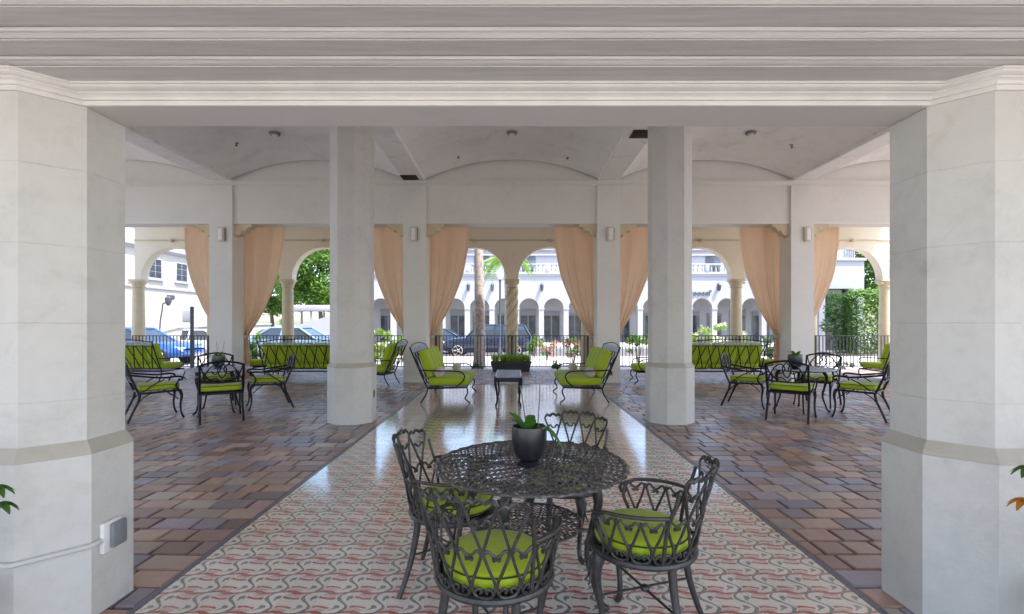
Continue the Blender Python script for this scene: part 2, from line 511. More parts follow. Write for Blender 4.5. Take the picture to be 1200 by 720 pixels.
cm = MB(); rings = [[(x, y, z) for x, y in offs(o, o*.72)] for o, z in prof]
cm.loft(rings, closed=False)
tag(cm.build('crown_moulding', M['crown'], ang=28), 'pale crown moulding running along the front beam and round the near columns', 'moulding')
# stepped boards: (near edge depth, underside Z, next underside Z)
steps = [(2.285, 2.684, 2.722), (2.137, 2.722, 2.768), (1.983, 2.768, 2.815), (1.80, 2.815, 2.86), (1.6, 2.86, 3.004)]
yb = bt - .002
rb = root('stepped_timber_lintel', 'stepped grey painted timber boards overhead above the crown moulding', 'lintel', (0, 0, 0))
for i, (ye, z0, z1) in enumerate(steps):
    h = z1 - z0
    pr = [(yb, z0), (ye, z0), (ye, z0+.003), (ye+.008, z0+.0035), (ye+.008, z0+.0085), (ye-.002, z0+.009), (ye-.020, z0+h*.46), (ye-.018, z0+h*.52), (ye-.028, z0+h*.56), (ye-.031, z0+h*.68), (ye-.030, z0+h*.86), (ye-.02, z0+h*.97), (yb, z1-.001)]
    m = MB()
    n = 40
    rings = []
    for k in range(n+1):
        x = -7 + 14*k/n
        rings.append([(x, y + random.uniform(-.0012, .0012), z + (random.uniform(-.0008, .0008) if 4 < q < 12 else 0)) for q, (y, z) in enumerate(pr)])
    m.loft(rings)
    m.build('board', M['timber'], rb, ang=25)
rf = MB().box(-14, 14, -1.6, 2.52, 3.005, 3.3)  # unseen roof, carried back past the camera to block sun from the front
tag(rf.build('porch_shade_roof', M['beam'], smooth=False), 'unseen low porch roof slab above the stepped timber boards, extended back to block sun', 'roof')

# ------------------------------------------------------------------ hall ceiling, beams, header wall, pilasters
bays = [(-12.25, -7.35), (-7.35, -2.45), (-2.45, 2.45), (2.45, 7.35), (7.35, 12.25)]
y0c, y1c = YF+.126, YB+.02
cl = MB()
for (a, b) in bays:
    mid = (a+b)/2; hw = (b-a)/2 - .262
    n = 24; ny = 30
    grid = []
    for j in range(ny+1):
        y = y0c + (y1c-y0c)*j/ny
        e = max(0, 1 - (YB - y)/.7)
        row = []
        for i in range(n+1):
            u = -1 + 2*i/n
            z = 5.15 + .62*(1 - abs(u)**2.3) - .13*e*e*(1-abs(u)**3)
            row.append((mid + u*hw, y, z))
        grid.append(row)
    cl.loft(grid, closed=False)
ceil = cl.build('ceiling', M['ceiling'], ang=60); struct(ceil)
rfm = MB().box(-12.6, 12.6, YF+.1, 16.3, 5.95, 6.2)
tag(rfm.build('hall_roof', M['wall'], smooth=False), 'flat roof slab over the vaulted hall and arcade', 'roof')
names = {-12.25: 'outer left ', -7.35: 'far left ceiling beam seen past the left near column', -2.45: 'ceiling beam left of the central vault with a vent near the wall',
         2.45: 'ceiling beam right of the central vault with a vent beside the column', 7.35: 'far right ceiling beam seen past the right near column'}
for x in (-7.35, -2.45, 2.45, 7.35):
    m = MB()
    m.prism_y([(-.25, 5.10), (.25, 5.10), (.275, 5.125), (.275, 5.93), (-.275, 5.93), (-.275, 5.125)], y0c, YB+.05)
    o = m.build('ceiling_beam', M['ceiling'], ang=20); o.location = (x, 0, 0)
    tag(o, names[x], 'beam', 'ceiling beams of the hall')
hw = root('header_wall', 'long plaster header wall above the curtained openings', 'wall', (0, 0, 0))
MB().box(-12.25, 12.25, YB+.06, YB+.5, 4.02, 5.93).build('wall', M['wall'], hw, smooth=False)
m = MB(); m.prism_x([(YB+.062, 4.98), (YB+.03, 4.98), (YB+.03, 5.0), (YB+.0, 5.015), (YB-.03, 5.055), (YB-.04, 5.06), (YB-.04, 5.098), (YB+.062, 5.098)], -12.25, 12.25)
m.build('cornice', M['wall'], hw, ang=30)
m = MB(); m.box(-12.25, 12.25, YB+.045, YB+.062, 4.02, 4.07, .004); m.build('trim', M['wall'], hw, ang=30)
pil = {-7.35: 'far left pilaster with a wall speaker, seen between tan curtains', -2.45: 'pilaster left of centre behind the left loveseat',
       2.45: 'pilaster right of centre with two outlets near the floor', 7.35: 'far right pilaster behind the dining set, between tan curtains'}
for x in (-7.35, -2.45, 2.45, 7.35):
    r = root('pilaster', pil[x], 'pilaster', (x, 0, 0), 0, 'pilasters carrying the curtains')
    m = MB()
    zs = [0, .35] + [.35+.62*i for i in range(1, 8)]
    def rect(w, z, y0=YB, y1=YB+.55): return [(-w, y0+(.29-w), z), (w, y0+(.29-w), z), (w, y1, z), (-w, y1, z)]
    rings = [rect(.29, 0)]
    for zj in [.9+.62*i for i in range(0, 7)]:
        rings += [rect(.29, zj-.002), rect(.2875, zj-.0005), rect(.2875, zj+.0005), rect(.29, zj+.002)]
    rings.append(rect(.29, 4.985))
    m.loft(rings); m.build('shaft', M['wall'], r, ang=20)
    for s in (-1, 1):
        k = MB()
        k.prism_y([(s*.291, 4.019), (s*.72, 4.019), (s*.72, 3.965), (s*.69, 3.945), (s*.66, 3.95), (s*.62, 3.925), (s*.60, 3.875), (s*.56, 3.845), (s*.52, 3.86), (s*.47, 3.83), (s*.45, 3.77), (s*.40, 3.735), (s*.34, 3.745), (s*.291, 3.70)][::s], YB+.09, YB+.33)
        k.build('bracket', M['ledge'] if False else M['stonecol'], r, ang=30)
# the slabs above the corridor and the outer ends
# pale sconces (wall speakers) on the pilasters
sc = {-7.35: (260, 'beige wall sconce on the far left pilaster'), -2.45: (485, 'beige wall sconce on the pilaster left of centre'),
      2.45: (715, 'beige wall sconce on the pilaster right of centre'), 7.35: (945.5, 'beige wall sconce on the far right pilaster')}
for x, (px, lab) in sc.items():
    r = root('wall_sconce', lab, 'sconce', (wx(px, YB), YB-.001, 0), 0, 'beige wall sconces')
    MB().box(-.085, .085, -.06, 0, 3.56, 3.93, .012).build('shade', M['beige'], r)
    MB().box(-.05, .05, -.075, -.061, 3.60, 3.89, .005).build('face_plate', M['whitepaint'], r)
    MB().box(.088, .105, -.04, -.001, 3.59, 3.9, .004).build('bracket', M['greybox'], r)

# outlets and small fittings
r = root('wall_outlet', 'upper dark outlet plate low on the pilaster right of centre', 'outlet', (wx(716, YB), YB-.001, .46), 0, 'outlets on the pilaster')
MB().box(-.04, .04, -.02, 0, -.06, .06, .006).build('cover', M['greybox'], r)
MB().box(-.02, .02, -.026, -.0205, -.035, .035, .003).build('socket', M['black'], r)
dup(r, (wx(716, YB), YB-.001, .24), None, 'lower dark outlet plate nearest the floor on the pilaster right of centre')
r = root('slot_outlet', 'small dark outlet slot on the right side of the mid left column plinth', 'outlet', (-XC+.336, YM-.02, .42))
MB().box(0, .008, -.035, .035, -.06, .06, .002).build('cover', M['greybox'], r)
MB().box(.0085, .011, -.015, .015, -.04, .04).build('socket', M['black'], r)

for px, py, lab in ((480, 208, 'black vent grille under the left ceiling beam close to the header wall'), (752, 157, 'black vent grille under the right ceiling beam beside the column top')):
    d = F*(5.10-EYE)/(YH-py)
    r = root('ceiling_vent', lab, 'vent', (wx(px, d), d, 5.099), 0, 'vents in the ceiling beams')
    MB().box(-.2, .2, -.2, .2, -.012, 0, .003).build('frame', M['black'], r)
    for k in range(5):
        MB().box(-.17, .17, -.16+k*.075, -.14+k*.075, -.02, -.0125).build('slat', M['black'], r)
def vz(x):
    for a, b in bays:
        if a <= x <= b:
            u = (x-(a+b)/2)/((b-a)/2-.262); return 5.15+.62*(1-abs(u)**2.3)
for px, py, lab in ((600, 155, 'small round ceiling light in the central vault'), (322, 156, 'small round ceiling light in the left vault'), (880, 155, 'small round ceiling light in the right vault')):
    z = 5.70
    for _ in range(6):
        d = F*(z-EYE)/(YH-py); z = vz(wx(px, d))
    r = root('ceiling_light', lab, 'light', (wx(px, d), d, z+.004), 0, 'round ceiling lights')
    MB().lathe([(.02, 0), (.12, 0), (.12, -.03), (.10, -.055), (.07, -.055)], 20).build('housing', M['greybox'], r)
    MB().lathe([(.005, -.052), (.068, -.052), (.05, -.075), (.005, -.085)], 20).build('lens', M['lamp'], r)
for px, py, lab in ((537, 178, 'left sprinkler head in the central vault'), (665, 178, 'right sprinkler head in the central vault'),
                    (277, 181, 'sprinkler head in the left vault'), (928, 180, 'sprinkler head in the right vault')):
    d = YB-.45 if 400 < px < 800 else YB-1.3; z = vz(wx(px, d))
    r = root('sprinkler', lab, 'sprinkler', (wx(px, d), d, z+.01), 0, 'ceiling sprinklers')
    MB().lathe([(.05, 0), (.05, -.012), (.015, -.02), (.015, -.06)], 12).build('stem', M['greybox'], r)
    MB().lathe([(.03, -.064), (.03, -.07), (.005, -.072)], 12).build('deflector', M['black'], r)

# ------------------------------------------------------------------ curtains
def curtain(xp, s, label):
    zt, zk = 4.3, 1.16
    nu, nv = 90, 60
    mb = MB(); rows = []
    ph = random.uniform(0, 6)
    def outer(t): return .36 + .96*(1 - max(0, t)**2.1)
    for j in range(nv+1):
        t = j/nv
        z = zt*(1-t) + .03*t
        row = []
        for i in range(nu+1):
            u = i/nu
            if z > zk:
                tt = (4.02 - z)/(4.02-zk); tt = min(1, tt)
                lo = .12 + .13*max(0, tt)**2.2; hi = outer(tt)
                gather = max(0, tt)**1.5
            else:
                q = (zk - z)/zk
                lo = .25 - .03*q; hi = .36 + .05*math.sin(min(1, q*1.5)*PI/2)
                gather = 1 - .35*min(1, q*1.5)
            tv = max(0, min(1, (4.02-z)/(4.02-zk)))
            # pull lines converge on the tie: amplitude grows on the way down, fewer soft folds on top
            y = .028*sin(u*31 + ph)*(.12 + .95*tv*tv) + .022*sin(u*13 + 2*ph + 1.3*tv) + .014*sin(u*63 + ph*3)*gather
            y += .02*sin(z*2.3 + u*5)*(1-gather)
            y *= .6 if z < zk else 1
            hem = .012 if u > .965 else 0
            x = lo + (hi-lo)*u + .006*sin(z*7 + u*20)
            row.append((xp + s*x, YB + .62 + y - hem, z))
        rows.append(row)
    mb.loft(rows, closed=False)
    o = mb.build('curtain', M['curtain'], ang=80)
    tag(o, label, 'curtain', 'tan tied back curtains')
    sol = o.modifiers.new('cloth', 'SOLIDIFY'); sol.thickness = .006
    b = MB()
    pts = [(xp + s*(.305 + .075*cos(a)), YB+.62 + .085*sin(a), zk + .015*sin(a)) for a in [2*PI*k/24 for k in range(24)]]
    for dz in (-.025, 0, .025): b.tube([(x, y, z+dz) for x, y, z in pts], .016, 8, closed=True)
    b.tube([(xp + s*.23, YB+.62, zk), (xp + s*.20, YB+.55, zk+.02), (xp + s*.292, YB+.45, zk+.03)], .012, 8)
    b.build('tieback', M['tie'], o)
    return o
for xp, side in ((-7.35, 'far left'), (-2.45, 'left of centre'), (2.45, 'right of centre'), (7.35, 'far right')):
    curtain(xp, -1, 'tan curtain tied to the left side of the pilaster at ' + side)
    curtain(xp, 1, 'tan curtain tied to the right side of the pilaster at ' + side)

# ------------------------------------------------------------------ outer arcade
YA = 16.0
def arched_wall(xs, r, spring, top, y, th, zb=None, pier=None, x0=None, x1=None, seg=20):
    """wall pierced by round arches between the supports xs; wall starts at the springing"""
    mb = MB(); half = r
    for a, b in zip(xs[:-1], xs[1:]):
        mid = (a+b)/2
        fr = [(mid - half, zb if zb is not None else spring)] if zb is not None else []
        arc = [(mid - half*cos(PI*k/seg), spring + half*sin(PI*k/seg)) for k in range(seg+1)]
        if zb is not None: arc = [(mid-half, zb)] + arc + [(mid+half, zb)]
        for yy in (y, y+th):
            # left strip, right strip, above
            lo = zb if zb is not None else spring
            mb.add([(a, yy, lo), (mid-half, yy, lo), (mid-half, yy, spring), (a, yy, spring)], [(0, 1, 2, 3)])
            mb.add([(b, yy, lo), (mid+half, yy, lo), (mid+half, yy, spring), (b, yy, spring)], [(0, 1, 2, 3)])
            for k in range(seg):
                p, q = (mid - half*cos(PI*k/seg), spring + half*sin(PI*k/seg)), (mid - half*cos(PI*(k+1)/seg), spring + half*sin(PI*(k+1)/seg))
                tp = lambda w: a + (b-a)*w
                mb.add([(p[0], yy, p[1]), (q[0], yy, q[1]), (tp((k+1)/seg), yy, top), (tp(k/seg), yy, top)], [(0, 1, 2, 3)])
            mb.add([(a, yy, spring), (mid-half, yy, spring), (a, yy, top)], [(0, 1, 2)])
            mb.add([(b, yy, spring), (mid+half, yy, spring), (b, yy, top)], [(0, 1, 2)])
        for p, q in zip(arc[:-1], arc[1:]):
            mb.add([(p[0], y, p[1]), (q[0], y, q[1]), (q[0], y+th, q[1]), (p[0], y+th, p[1])], [(0, 1, 2, 3)])
        if zb is None:
            for (p, q) in ((a, mid-half), (mid+half, b)):
                mb.add([(p, y, spring), (q, y, spring), (q, y+th, spring), (p, y+th, spring)], [(0, 1, 2, 3)])
    a, b = xs[0], xs[-1]
    mb.add([(a, y, top), (b, y, top), (b, y+th, top), (a, y+th, top)], [(0, 1, 2, 3)])
    lo = zb if zb is not None else spring
    for e in (a, b):
        mb.add([(e, y, lo), (e, y+th, lo), (e, y+th, top), (e, y, top)], [(0, 1, 2, 3)])
    return mb
xs = [-12.2 + 2.44*i for i in range(11)]
aw = root('arcade_wall', 'cream plaster wall of round arches beyond the curtains', 'wall', (0, 0, 0))
arched_wall(xs, 1.02, 2.93, 5.94, YA, .34).build('wall', M['cream'], aw, ang=25)
m = MB(); m.prism_x([(YA-.001, 4.16), (YA-.03, 4.165), (YA-.04, 4.185), (YA-.03, 4.205), (YA-.001, 4.21)], -12.2, 12.2); m.build('string_course', M['stonecol'], aw)
for a, b in zip(xs[:-1], xs[1:]):
    k = MB(); k.pillow(((a+b)/2, YA-.06, 4.17), .075, .06, .06, 1, 1, 16, 8); k.build('boss', M['stonecol'], aw)
clab = ['leftmost arcade column of the arched wall', 'second arcade column from the left end', 'arcade column under green tree view left of the sofa', 'arcade column behind the left dining set',
        'arcade column hidden near the left loveseat curtain', '', 'arcade column near the right loveseat curtain', 'arcade column right of the right middle column', 'smooth arcade column before the hedge and letters', 'second arcade column from the right end', 'rightmost arcade column of the arched wall']
rclab = {0: 'leftmost smooth arcade column, at the far left dining set', 1: 'smooth arcade column behind the far left pilaster', 2: 'smooth arcade column behind the back of the left sofa, before green trees', 3: 'smooth arcade column behind the left octagonal column',
         4: 'smooth arcade column behind the curtain by the left loveseat', 6: 'smooth arcade column behind the curtain by the right loveseat', 7: 'smooth arcade column behind the right octagonal column',
         8: 'smooth arcade column behind the back of the right sofa, before white flowers', 9: 'smooth arcade column behind the far right pilaster', 10: 'rightmost smooth arcade column, beside the green hedge'}
proto_col = None
for i, x in enumerate(xs):
    if i == 5:
        r = root('twisted_column', 'twisted barley sugar stone column rising from the black planter', 'column', (x, YA+.17, 0), 0, 'arcade columns')
        mb = MB(); rings = []
        nseg = 110
        for j in range(nseg+1):
            z = .22 + 2.43*j/nseg
            rw = lambda k: .128 + .08*abs(cos(2.5*(2*PI*k/60) - z*8.7))**.65
            rings.append([(rw(k)*cos(2*PI*k/60), rw(k)*sin(2*PI*k/60), z) for k in range(60)])
        mb.loft(rings); mb.build('shaft', M['stonecol'], r, ang=60)
    elif proto_col is None:
        r = root('arcade_column', rclab[i], 'column', (x, YA+.17, 0), 0, 'arcade columns')
        MB().lathe([(.185, .22), (.188, .9), (.18, 1.7), (.165, 2.62), (.165, 2.66)], 28).build('shaft', M['stonecol'], r)
        proto_col = r
    else:
        r = dup(proto_col, (x, YA+.17, 0), None, rclab[i]); continue
    MB().lathe([(.24, 0), (.24, .08), (.215, .10), (.23, .14), (.21, .18), (.19, .22)], 28).build('base', M['stonecol'], r)
    MB().lathe([(.165, 2.655), (.20, 2.665), (.20, 2.69), (.175, 2.70), (.19, 2.75), (.235, 2.83), (.24, 2.86)], 28).build('capital', M['stonecol'], r)
    MB().box(-.235, .235, -.165, .165, 2.862, 2.928, .008).build('abacus', M['stonecol'], r)
    for sx in (-1, 1):
        v = MB(); v.tube([(sx*(.20+.035*cos(a)*(1-a/9)), -.14, 2.80+.035*sin(a)*(1-a/9)) for a in [.5*k for k in range(15)]], .014, 6)
        v.build('volute', M['stonecol'], r)
# corridor ceiling
struct(MB().box(-12.2, 12.2, YB+.51, YA-.003, 5.0, 5.1).build('corridor_ceiling', M['ceiling'], smooth=False))

# railing panels between arcade columns
rp = None
rlabs = ['leftmost black iron railing panel behind the far left sofa', 'black iron railing panel behind the far left dining table', 'black iron railing panel left of the left sofa', 'black iron railing panel behind the left sofa',
         'black iron railing panel behind the left loveseat curtain', 'black iron railing panel before the palm trunk and blue car', 'black iron railing panel before the sunlit pavement right of the planter', 'black iron railing panel behind the right octagonal column',
         'black iron railing panel behind the right sofa', 'black iron railing panel behind the far right dining set'][:10]
rlabs[3] = 'black iron railing panel behind the left sofa and octagonal column'
for i in range(10):
    mx = (xs[i]+xs[i+1])/2
    if rp is None:
        rp = root('railing_panel', rlabs[i], 'railing', (mx, YA-.1, 0), 0, 'iron railing panels of the arcade')
        MB().box(-1.22, 1.22, -.02, .02, 1.085, 1.11, .004).build('top_rail', M['rail'], rp)
        MB().box(-1.22, 1.22, -.014, .014, .10, .125, .003).build('bottom_rail', M['rail'], rp)
        pk = MB().box(-.0105, .0105, -.0105, .0105, .126, 1.084).build('picket', M['rail'], rp, smooth=False)
        nP = 21
        pk.location.x = -1.1
        for k in range(1, nP):
            c2 = pk.copy(); COL.objects.link(c2); c2.parent = rp; c2.location.x = -1.1 + 2.2*k/(nP-1)
        ps = MB().box(-.013, .013, -.013, .013, 0, 1.084, .003).build('post', M['rail'], rp); ps.location.x = -1.205
        c2 = ps.copy(); COL.objects.link(c2); c2.parent = rp; c2.location.x = 1.205
    else:
        dup(rp, (mx, YA-.1, 0), None, rlabs[i])

# ------------------------------------------------------------------ near wrought barrel chairs
def polar(th, r, z): return Vector((r*sin(th), -r*cos(th), z))    # th = 0 at the back (-Y)
SEATZ = .43
def rad(z):               # barrel wall leans out as it rises
    return .245 + (z - SEATZ)*.20
def make_wrought_chair():
    t = root('wrought_armchair', '', 'chair', (0, 0, 0), 0, 'wrought armchairs at the near round table')
    # seat frame
    f = MB(); ring = [(.245*sin(2*PI*k/40), -.245*cos(2*PI*k/40), SEATZ-.012) for k in range(40)]
    f.tube(ring, .017, 8, closed=True)
    f.lathe([(.02, SEATZ-.02), (.238, SEATZ-.02), (.238, SEATZ-.008), (.02, SEATZ-.008)], 40)
    f.build('seat_frame', M['iron'], t)
    cu = MB(); cu.lathe([(.004, SEATZ), (.12, SEATZ-.002), (.205, SEATZ+.004), (.222, SEATZ+.02), (.226, SEATZ+.042), (.222, SEATZ+.066), (.202, SEATZ+.084), (.15, SEATZ+.093), (.004, SEATZ+.098)], 44, (0, .005, 0))
    co = cu.build('cushion', M['green'], t, ang=80)
    p = MB()
    for z, rr in ((SEATZ+.021, .2245), (SEATZ+.066, .2245)):
        p.tube([(rr*sin(2*PI*k/48), .005-rr*cos(2*PI*k/48), z) for k in range(48)], .0042, 6, closed=True)
    p.build('piping', M['piping'], co)
    ZM = .635
    TMAX = R(122)
    # mid rail / arms
    def arm_z(th):
        a = abs(th); return ZM + .012*sin(a*1.4) - (.012 if a > R(112) else 0)
    # lower lyre panels
    def lyre(mb, t0, t1, z0, z1, r0=.0068):
        tm, hw = (t0+t1)/2, (t1-t0)/2
        def P(u, v):
            z = z0 + (z1-z0)*v
            return polar(tm + u*hw, rad(z), z)
        for s in (-1, 1):
            pts = [(s*1.0, 1.0), (s*.84, .84), (s*.52, .60), (s*.20, .40), (s*.07, .27), (s*.14, .14), (s*.42, .04), (s*1.0, .005)]
            mb.tube(spline([P(*q) for q in pts], 4), r0, 6)
            sp = [(s*.90, .90), (s*.72, .985), (s*.46, .97), (s*.28, .91), (s*.10, .89), (s*.08, .82), (s*.20, .80), (s*.24, .85)]
            mb.tube(spline([P(*q) for q in sp], 3), r0*.92, 6)
            sp = [(s*.20, .11), (s*.50, .21), (s*.78, .20), (s*.80, .13), (s*.66, .13)]
            mb.tube(spline([P(*q) for q in sp], 3), r0*.85, 6)
    def fan(mb, t0, t1, z0, ztop, r0=.0068):
        tm, hw = (t0+t1)/2, (t1-t0)/2
        def P(u, v):
            z = z0 + (ztop-z0)*v
            return polar(tm + u*hw, rad(z)+.015*v, z)
        for s in (-1, 1):
            mb.tube(spline([P(*q) for q in [(s*.05, 0), (s*.22, .16), (s*.56, .48), (s*.90, .82), (s*.96, .94), (s*.80, 1.0)]], 4), r0, 6)
            mb.tube(spline([P(*q) for q in [(s*.60, .52), (s*.56, .63), (s*.36, .66), (s*.20, .58), (s*.03, .56)]], 4), r0*.92, 6)
        top = [(-.82, .99), (-.6, 1.045), (-.35, 1.0), (-.2, 1.035), (0, 1.075), (.2, 1.035), (.35, 1.0), (.6, 1.045), (.82, .99)]
        mb.tube(spline([P(*q) for q in top], 3), [r0*1.2 + .0022*abs(sin(k*.8)) for k in range(25)], 6)
    low = [-TMAX + 2*TMAX*k/11 for k in range(12)]
    back = MB(); sides = {-1: MB(), 1: MB()}
    for k in range(11):
        mid = (low[k]+low[k+1])/2
        tgt = back if abs(mid) < R(56) else sides[-1 if mid < 0 else 1]
        lyre(tgt, low[k], low[k+1], SEATZ, ZM - (.008 if abs(mid) > R(60) else 0))
    pw = 2*TMAX/11
    for k in range(4):
        mid = (k-1.5)*pw
        fan(back, mid - pw/2, mid + pw/2, ZM-.008, .838 - .022*(mid/R(33))**2)
    back.build('backrest', M['iron'], t)
    for s in (-1, 1):
        sides[s].build('side_scrollwork', M['iron'], t)
        a = MB()
        pts = [polar(s*th, rad(arm_z(th)), arm_z(th)+.003) for th in [R(52) + (TMAX-R(52))*k/14 for k in range(15)]]
        e = pts[-1]
        fwd = (pts[-1]-pts[-2]).normalized()
        pts += [e + fwd*.02 + Vector((0, 0, -.006)), e + fwd*.03 + Vector((0, 0, -.024)), e + fwd*.022 + Vector((0, 0, -.045)), e + fwd*.004 + Vector((0, 0, -.05)), e+fwd*-.004 + Vector((0, 0, -.036))]
        a.tube(pts, .0095, 8, flat=1.0)
        # support at the arm front running to the ring
        a.tube(spline([e + Vector((0, 0, -.01)), polar(s*(TMAX+.05), rad(.56), .56), polar(s*(TMAX-.04), rad(.49), .49), polar(s*TMAX, .245, SEATZ)], 5), .009, 8)
        # rear upright
        a.tube(spline([polar(s*R(56), .25, SEATZ), polar(s*R(54), rad(.6), .6), polar(s*R(50), rad(.70)+.01, .70), polar(s*R(48), rad(.76)+.012, .765)], 5), .009, 8)
        a.build('armrest', M['iron'], t)
    # legs
    for th in (R(135), R(-135)):
        l = MB()
        d = Vector((sin(th), -cos(th), 0)); o = d*.215
        prof_ = [(0, .425, .028), (.022, .39, .036), (.035, .34, .031), (.030, .27, .021), (.014, .19, .016), (.004, .11, .0145), (.006, .05, .016), (.024, .018, .018), (.044, .010, .016), (.05, .022, .012)]
        l.tube([o + d*q[0] + Vector((0, 0, q[1])) for q in spline([(a, b, c) for a, b, c in prof_], 3)], [q[2] for q in spline([(a, b, c) for a, b, c in prof_], 3)], 10)
        # acanthus scroll on the knee
        sd = Vector((d.y, -d.x, 0))
        for s in (-1, 1):
            l.tube([o + d*(.045+.004*k) + sd*s*(.016+.011*cos(k*.7)*(1-k/14)) + Vector((0, 0, .375-.011*k+.010*sin(k*.7))) for k in range(11)], [.008-.0004*k for k in range(11)], 6)
        l.tube([o + d*(.058-.002*k) + Vector((0, 0, .40-.02*k)) for k in range(7)], [.006, .009, .009, .008, .007, .005, .002], 6)
        l.tube([o + d*(.02+.016*cos(k*.75)) + Vector((0, 0, .20+.018*sin(k*.75)-.004*k)) for k in range(8)], .007, 6)
        l.build('leg', M['iron'], t)
    for th in (R(42), R(-42)):
        l = MB(); d = Vector((sin(th), -cos(th), 0)); o = d*.225
        pts = spline([(0, .425, .021), (.012, .33, .019), (.04, .20, .0165), (.085, .07, .0145), (.115, .006, .014)], 4)
        l.tube([o + d*q[0] + Vector((0, 0, q[1])) for q in pts], [q[2] for q in pts], 10)
        l.build('leg', M['iron'], t)
    x = MB()
    fr = [Vector((sin(th), -cos(th), 0))*.232 + Vector((0, 0, .20)) for th in (R(135), R(-135))]
    bk = [Vector((sin(th), -cos(th), 0))*.264 + Vector((0, 0, .205)) for th in (R(42), R(-42))]
    x.tube([fr[0], bk[1]], .0065, 6); x.tube([fr[1], bk[0] + Vector((0, 0, .012))], .0065, 6)
    x.lathe([(.004, .19), (.02, .197), (.024, .205), (.02, .218), (.004, .225)], 14, ((fr[0]+bk[1])[0]/2, (fr[0]+bk[1])[1]/2, 0))
    x.build('stretcher', M['iron'], t)
    return t
TC = (.10+CX, 2.74)
chairs = [((-.05, 2.16), (.20, .60), 'dark wrought heart back armchair nearest the viewer, its back turned to us'),
          ((.665, 2.43), (-.86, .46), 'dark wrought heart back armchair right of the near round table facing left'),
          ((-.315, 2.89), (.97, -.10), 'dark wrought heart back armchair left of the near round table facing right'),
          ((.375, 3.33), (-.42, -.9), 'dark wrought heart back armchair behind the near round table, mostly hidden by it')]
wc = make_wrought_chair()
for i, ((x, y), (dx, dy), lab) in enumerate(chairs):
    rz = math.atan2(dy, dx) - PI/2
    o = wc if i == 0 else dup(wc)
    o.location = (x, y, .001); o.rotation_euler = (0, 0, rz); o['label'] = lab

# ------------------------------------------------------------------ cast lattice tables
def lattice_disc(mb, r_out, z, step=.030, wid=.066, rr=.0068, hole=.0):
    n = int((r_out-.02)/step)
    for k in range(1, n+1):
        r = r_out * k/(n+.25)
        cnt = max(6, round(2*PI*r/wid))
        off = (k % 2) * .5
        for i in range(cnt):
            a0 = 2*PI*(i+off)/cnt; a1 = 2*PI*(i+1+off)/cnt
            pts = []
            for q in range(7):
                w = q/6; bul = sin(PI*w)
                pts.append(((r - step*.5 + step*.95*bul)*cos(a0+(a1-a0)*w), (r - step*.5 + step*.95*bul)*sin(a0+(a1-a0)*w), z))
            mb.tube(pts, rr*random.uniform(.85, 1.15), 4, flat=.6)
            am = (a0+a1)/2
            mb.tube([((r-step*.42)*cos(am), (r-step*.42)*sin(am), z), ((r+step*.12)*cos(am), (r+step*.12)*sin(am), z)], [rr*1.25, rr*.7], 4, flat=.6)
    mb.lathe([(.012, z-.004), (.05, z-.004), (.05, z+.004), (.012, z+.004)], 20)
def cabriole(mb, d, z0, r_top, r_knee, r_foot, th=.022):
    P_ = [(r_top, z0, th*1.25), (r_knee, z0-.07, th*1.3), (r_knee+.015, z0-.15, th*1.1), (r_knee-.02, z0*.58, th*.85), (r_knee-.045, z0*.38, th*.72), (r_foot-.035, z0*.17, th*.62), (r_foot-.01, .045, th*.7), (r_foot+.025, .014, th*.75), (r_foot+.04, .022, th*.55)]
    q = spline(P_, 4)
    mb.tube([Vector((d[0]*a, d[1]*a, b)) for a, b, c in q], [c for a, b, c in q], 10)
    sd = (-d[1], d[0])
    for s in (-1, 1):
        mb.tube([Vector((d[0]*(r_knee+.01) + sd[0]*s*(.02+.014*cos(k*.6)), d[1]*(r_knee+.01) + sd[1]*s*(.02+.014*cos(k*.6)), z0-.06-.012*k)) for k in range(10)], [.009-.0006*k for k in range(10)], 6)
    mb.tube([Vector((d[0]*(r_knee-.03+.022*cos(k*.7)), d[1]*(r_knee-.03+.022*cos(k*.7)), z0*.5+.022*sin(k*.7)-.004*k)) for k in range(9)], .009, 6)
def round_table(label, loc, rz, mt, mf, rad_=.535, shelf=True, name='round_table', group=None):
    t = root(name, label, 'table', (*loc, .001), rz, group)
    m = MB(); lattice_disc(m, rad_-.02, .722)
    rim = [((rad_-.012+.006*cos(a*36))*cos(a), (rad_-.012+.006*cos(a*36))*sin(a), .722) for a in [2*PI*k/144 for k in range(144)]]
    m.tube(rim, .0085, 6, closed=True)
    m.build('tabletop', mt, t)
    ap = MB(); ap.tube([(.33*cos(2*PI*k/40), .33*sin(2*PI*k/40), .695) for k in range(40)], .016, 8, closed=True)
    for k in range(4):
        a = PI/4 + k*PI/2
        ap.tube([(0, 0, .703), (.33*cos(a), .33*sin(a), .70)], .010, 6)
    ap.build('apron', mf, t)
    for k in range(4):
        a = k*PI/2 + PI/4
        l = MB(); cabriole(l, (cos(a), sin(a)), .70, .31, .36, .39); l.build('leg', mf, t)
    if shelf:
        s = MB(); lattice_disc(s, .275, .40, .030, .066, .0066)
        s.tube([(.278*cos(2*PI*k/60), .278*sin(2*PI*k/60), .40) for k in range(60)], .008, 6, closed=True)
        for k in range(4):
            a = k*PI/2 + PI/4
            s.tube([(.27*cos(a), .27*sin(a), .398), (.335*cos(a), .335*sin(a), .405)], .010, 6)
        s.build('lower_shelf', mt, t)
    return t
round_table('round dark cast lattice table in front with a graphite orchid pot', TC, R(-22-45+90), M['tabletop'], M['iron'])

